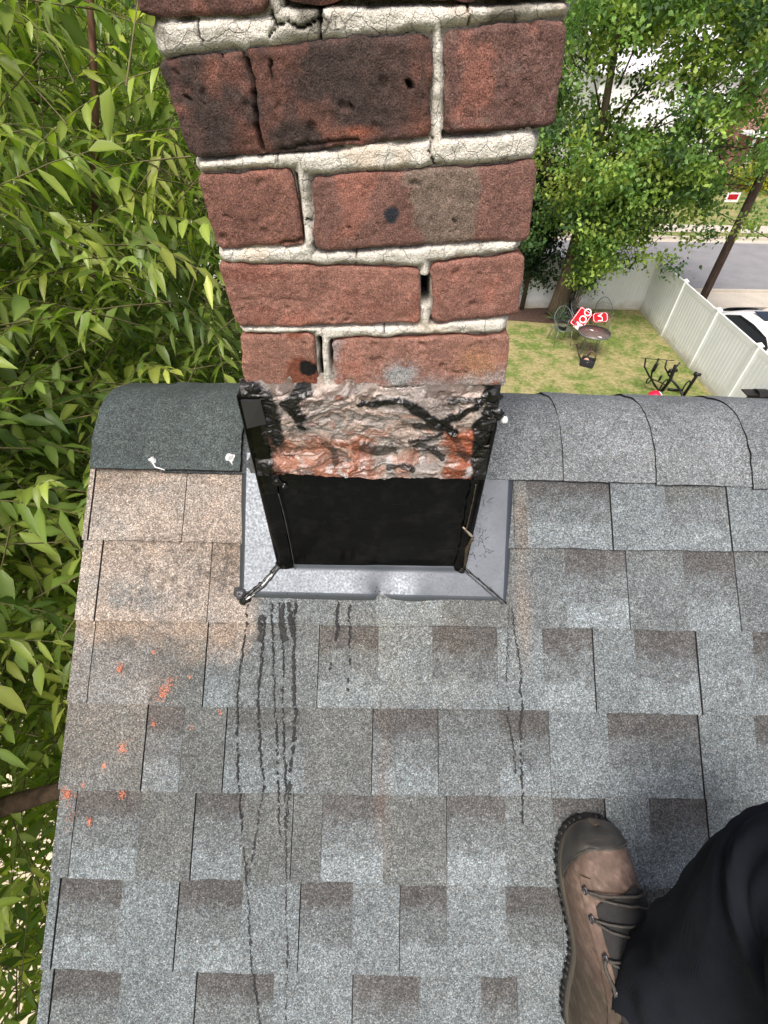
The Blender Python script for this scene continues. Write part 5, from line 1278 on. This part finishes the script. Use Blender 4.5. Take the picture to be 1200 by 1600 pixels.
for k in range(12): b.box((23.2+k*.18, 37.95, .98), (.04, .04, .70))
b.build('railing', PALE, porch, False)
q = atz(1143, 312, .5); ys_ = thing('lawn_sign', (q[0], q[1], 0), 'tiny red and white sign staked on the far front lawn', 'sign')
b = MB(); b.box((q[0], q[1], .62), (.75, .03, .46)); b.build('board', WPT, ys_, False)
b = MB(); b.box((q[0], q[1]-.018, .64), (.55, .01, .26)); b.build('panel', RED, ys_, False)
for sx in (-.25, .25): b = MB(); b.tube([(q[0]+sx, q[1], 0), (q[0]+sx, q[1], .4)], .012, 5); b.build('stake', METALB, ys_)
# far row of trees behind the houses
for i, (x, y, r_, sd) in enumerate(((8, 54, 6, 1), (19, 58, 7, 2), (32, 60, 7.5, 3), (46, 58, 7, 4), (-6, 56, 7, 5), (44, 42, 4.5, 6), (-20, 52, 7, 7), (3, 40, 3.5, 8))):
    t = thing('background_tree', (x, y, 0), ['broad green tree behind the left end of the white house', 'large tree rising behind the white house roof', 'tall tree behind the red brick house', 'tall tree far to the right of the brick house', 'wide tree across the road behind the chimney', 'rounded tree right of the brick house', 'wide tree far left beyond the near foliage', 'smaller tree left of the white house'][i], 'tree', 'trees beyond the houses')
    b = MB(); b.tube([(x, y, 0), (x, y, r_*1.3)], [.35, .12], 8); b.build('trunk', BARK, t)
    cc = clumps(110, (x, y, r_*1.25), (r_, r_*.8, r_), 60+sd, None, .5); V, Q, cl = crown_cards(cc, np.full(len(cc), 1.5), 40, .55, 80+sd, PALT, .8); fastmesh('crown', V, Q, cl, LEAFF, t, False)

# ================================================================ PERSON: boot and trouser leg
LEA = mat_attr('boot_leather', .7, .3); RUB = simple('rubber', (.022, .021, .020), .6, 0, .25, 30, .001); MIDS = simple('midsole', (.14, .12, .09), .7, 0, .2, 20, .001)
def mat_cloth():
    m = NT('black_cloth'); n = m.noise(18, 4); wv = m.n('TexWave'); wv.inputs['Scale'].default_value = 420; m.lk(m.pos(), wv.inputs[0])
    m.bump(m.math('ADD', n.outputs[0], m.math('MULTIPLY', wv.outputs[1], .15)), .3, .004)
    return m.fin(m.ramp(n.outputs[0], [(.3, (.0055, .0065, .010)), (.7, (.011, .013, .019))]), .9, 0, .18)
CLOTH = mat_cloth(); DARKF = simple('dark_fabric', (.018, .018, .018), .85, 0, .2, 60, .001); LACE = simple('lace', (.06, .055, .047), .8, 0, .4, 300)
per = thing('person', tuple(RF(.31, -.70)), 'person in dark trousers with one brown work boot planted on the shingles', 'person')
# outline of the boot in roof coordinates, traced left and right edges (photo px)
EL = [(922,1280),(900,1287),(885,1302),(877,1325),(875,1352),(878,1385),(886,1425),(893,1460),(896,1490),(893,1515),(887,1545),(884,1575),(888,1605),(905,1628)]
ER = [(925,1280),(945,1284),(962,1298),(973,1322),(983,1352),(992,1385),(995,1415),(993,1450),(985,1490),(978,1525),(974,1555),(970,1585),(960,1612),(930,1630)]
el = [np.array(roofst(*p)) for p in EL]; er = [np.array(roofst(*p)) for p in ER]
HS = .012                                # standing height over the reference plane
SC_ = .955                               # outline traced at sole height, slightly nearer than the shingles
def interp(L, n):
    L = np.array(L); t = np.linspace(0, len(L)-1, n); i = np.clip(t.astype(int), 0, len(L)-2); f = (t-i)[:, None]; 
    i0 = np.clip(i-1, 0, len(L)-1); i3 = np.clip(i+2, 0, len(L)-1); p0, p1, p2, p3 = L[i0], L[i], L[i+1], L[i3]
    return .5*((2*p1)+(-p0+p2)*f+(2*p0-5*p1+4*p2-p3)*f*f+(-p0+3*p1-3*p2+p3)*f**3)
NB = 70; LL = interp(el, NB); RR = interp(er, NB); CC = (LL+RR)/2
cen = np.array([CC[:, 0].mean(), CC[:, 1].mean()])
camrt = np.array([0, float((CAM-RP) @ RU)]); camh = float((CAM-RP) @ RN)
def shrink(p, h): return camrt+(np.asarray(p)-camrt)*(camh-h)/camh    # keeps a traced outline true at its own height
def sole_ring(scale, h, hh):
    out_ = []
    for P in list(LL)+list(RR[::-1]):
        p = shrink(P, hh); c0 = shrink(CC[min(NB-1, np.argmin(np.abs(CC[:, 1]-P[1])))], hh); p = c0+(p-c0)*scale; out_.append(RF(p[0], p[1], h))
    return np.array(out_)
def soleband(rings, mat, name, b=None):
    b = b or MB(); R_ = []
    for sc2, h in rings:
        r = sole_ring(sc2, h, .03)
        R_.append(r)
    P = np.stack(R_, 0); P = np.concatenate([P, P[:, :1]], 1); b.grid(P)
    n = P.shape[1]-1; b.add(P[0][:-1], [tuple(range(n))]); b.add(P[-1][:-1], [tuple(range(n-1, -1, -1))]); return b.build(name, mat, per, True, True)
b = MB(); ring = sole_ring(1.025, HS+.004, .03); m2 = len(ring)
acc = 0
for i in range(1, m2):
    acc += np.linalg.norm(ring[i]-ring[i-1])
    if acc > .0085:
        acc = random.uniform(-.004, .002); d = ring[i]-ring[i-1]; d /= np.linalg.norm(d); sde = np.cross(d, RN); M = np.stack([d, sde, RN], 1); b.box(ring[i]+RN*.001, (random.uniform(.003, .006), .0045, .012), M)
out_s = soleband([(1.0, HS-.004), (1.03, HS+.004), (1.03, HS+.014)], RUB, 'outsole', b)
soleband([(1.0, HS+.014), (1.012, HS+.018), (.975, HS+.030), (.94, HS+.034)], MIDS, 'midsole')
# upper: lofted over the outline
HT = np.interp(np.linspace(0, 1, NB), [0, .03, .07, .13, .25, .38, .5, .62, .8, 1], [.002, .018, .036, .052, .064, .078, .100, .125, .15, .15])
def upper_pt(i, a, off=0):                # i float station, a 0..1 left to right over the top
    i = min(NB-1.001, i); k = int(i); f = i-k
    l = LL[k]*(1-f)+LL[k+1]*f; r = RR[k]*(1-f)+RR[k+1]*f; h = HT[k]*(1-f)+HT[k+1]*f
    th = PI*(1-a); cx = math.cos(th); sx = math.sin(th); cx = np.sign(cx)*abs(cx)**.72; sx = abs(sx)**.8
    hh = HS+.026+(h)*sx
    c0 = (l+r)/2; w_ = (r-l)/2*.985; w_ = w_*(1+off/np.linalg.norm(w_))
    tn = (i/NB); lean = 1-.42*max(0, (tn-.25))*sx**2
    p = c0+w_*cx*lean+np.array([0, .003*(1-tn)-.006*sx*(1-tn)+(off*1.2 if i < 14 else 0)])
    wr = (vn(i*.55, a*9, 3)-.5)*.005*(sx)+(vn(i*1.4, a*18, 7)-.5)*.0018
    crease = -.004*math.exp(-((i-20-4*math.sin(a*3))/1.2)**2)*sx-.003*math.exp(-((i-25-3*math.sin(a*4+1))/1.0)**2)*sx
    p = shrink(p, .03+(h*sx)*.25)
    if i < 1: p = p*1.0
    return RF(p[0], p[1], hh+wr+crease+off)
def upper(i0f, i1f, a0, a1, off, nI, nA, name, mat, colf=None, mask=None):
    P = []; cl = []
    for u in np.linspace(0, 1, nI):
        row = []; cr_ = []
        for v in np.linspace(0, 1, nA):
            a = a0+(a1-a0)*v; i0 = i0f(a) if callable(i0f) else i0f; i1 = i1f(a) if callable(i1f) else i1f
            row.append(upper_pt(i0+(i1-i0)*u, a, off)); cr_.append(colf(i0+(i1-i0)*u, a) if colf else (.1,)*3)
        P.append(row); cl.append(cr_)
    b = MB(); b.grid(np.array(P), np.array(cl)); return b.build(name, mat, per, True, True)
def leacol(i, a):
    n = float(fbm(i*.25, a*6, 2)); n2 = float(fbm(i*1.1, a*26, 5)); c = np.array([.125, .086, .068])*(.35+1.3*n)*(.6+.8*n2)
    if i > 42: c = c*.5+np.array([.10, .088, .062])*.5
    if n2 > .66: c = c*.7+np.array([.26, .20, .165])*.3
    return c
upper(1.4, NB-1.5, 0, 1, 0, 80, 44, 'upper', LEA, leacol)
CAPM = simple('toe_leather', (.048, .045, .040), .55, 0, .35, 45, .0008)
upper(1.6, lambda a: 10.5+13.5*abs(2*a-1)**2.2 if a < .5 else 10.5+3.5*abs(2*a-1)**2.2, 0, 1, .0022, 30, 44, 'toe_cap', CAPM)
# stitching along the cap edge
b = MB(); prev = None
for a in np.linspace(.04, .96, 90):
    i = (10.5+13.5*abs(2*a-1)**2.2 if a < .5 else 10.5+3.5*abs(2*a-1)**2.2)-.7
    q = upper_pt(i, a, .0035); q2 = upper_pt(i, a+.005, .0035); b.tube([q, q2], .0007, 4)
b.build('stitching', LACE, per)
upper(lambda a: 19.5+3*abs(2*(a-.64)/.32), 54, .37, .86, .004, 26, 16, 'tongue', DARKF)
# eyelet stays, eyelets and laces
upper(18, 56, .265, .365, .0035, 24, 6, 'eyelet_stay', LEA, leacol)
rows_ = [(21, .30), (27, .31), (33, .33), (39, .35), (45, .37)]
for k, (i, a) in enumerate(rows_):
    q = upper_pt(i, a, .006); q2 = upper_pt(i, a+.03, .007); d = q2-q; b = MB(); P = []
    for an in np.linspace(0, 2*PI, 14): P.append(q+(q2-q)*.9*math.cos(an)*.4+RU*.005*math.sin(an)+RN*.001)
    b.tube(P, .0014, 6, False); b.box(q+RN*.0005, (.009, .008, .003), np.stack([d/np.linalg.norm(d), np.cross(RN, d/np.linalg.norm(d)), RN], 1)); b.build('eyelet', simple('aged_metal', (.10, .10, .11), .35, .8) if k == 0 else bpy.data.materials['aged_metal'], per)
for k in range(len(rows_)):
    i, a = rows_[k]
    for di, bow in ((0, .011), (2.6, .014)):
        P = []; 
        for f in np.linspace(0, 1, 10): P.append(upper_pt(i+di*(1 if di else 0)*0+(3.4 if di else -.3)*f+(2 if di else 0)*math.sin(PI*f)*.3+2*f*f, a+(.88-a)*f, .0065+.003*math.sin(PI*f)))
        b = MB(); b.tube(P, .0017, 7); b.build('lace', LACE, per)
b = MB(); b.tube([upper_pt(33+6*f, .335-.02*math.sin(5*f), .008) for f in np.linspace(0, 1, 6)], .0024, 6); b.build('lace', LACE, per)
# trouser leg: continuous skinned surface with folds
KN = [atd(990, 1645, .72), atd(1026, 1572, .64), atd(1135, 1515, .56), atd(1292, 1440, .47), atd(1430, 1560, .405), atd(1500, 1760, .36), atd(1750, 2150, .36)]
RD = [.056, .066, .078, .098, .105, .110, .13]
def sweep(K, Rr, n, m, name, mat, fold=.006):
    K = np.array(K); t = np.linspace(0, len(K)-1, n); C_ = interp(K, n); rr_ = np.interp(t, range(len(K)), Rr)
    T = np.gradient(C_, axis=0); T /= np.linalg.norm(T, axis=1)[:, None]; up = np.array([0, 0, 1.0]); P = []
    for i in range(n):
        a_ = np.cross(T[i], up); a_ /= np.linalg.norm(a_); b_ = np.cross(a_, T[i])
        an = np.linspace(0, 2*PI, m); row = []
        for q in an:
            w1 = (vn(math.cos(q)*2.2+i*.035, math.sin(q)*2.2, i*.05)-.5)*fold*3.2+(vn(math.cos(q)*5+3, math.sin(q)*5, i*.16)-.5)*fold*1.3
            dd = i/n; ring_ = .5*fold*math.sin(i*.55+2.5*math.cos(q+.6)+1.3*math.sin(2*q))*math.exp(-((dd-.20)/.16)**2)+.28*fold*math.sin(i*.6+3*math.sin(q))*math.exp(-((dd-.55)/.08)**2)
            row.append(C_[i]+(a_*math.cos(q)+b_*math.sin(q))*(rr_[i]+w1+ring_))
        P.append(row)
    b = MB(); b.grid(np.array(P)); b.add(P[0], [tuple(range(m))]); b.add(P[-1], [tuple(range(m))]); return b.build(name, mat, per, True, True)
sweep(KN, RD, 130, 60, 'trousers', CLOTH)
sweep([atd(965, 1600, .775), atd(985, 1600, .72), atd(1010, 1600, .67)], [.040, .042, .042], 12, 24, 'sock', DARKF, .001)
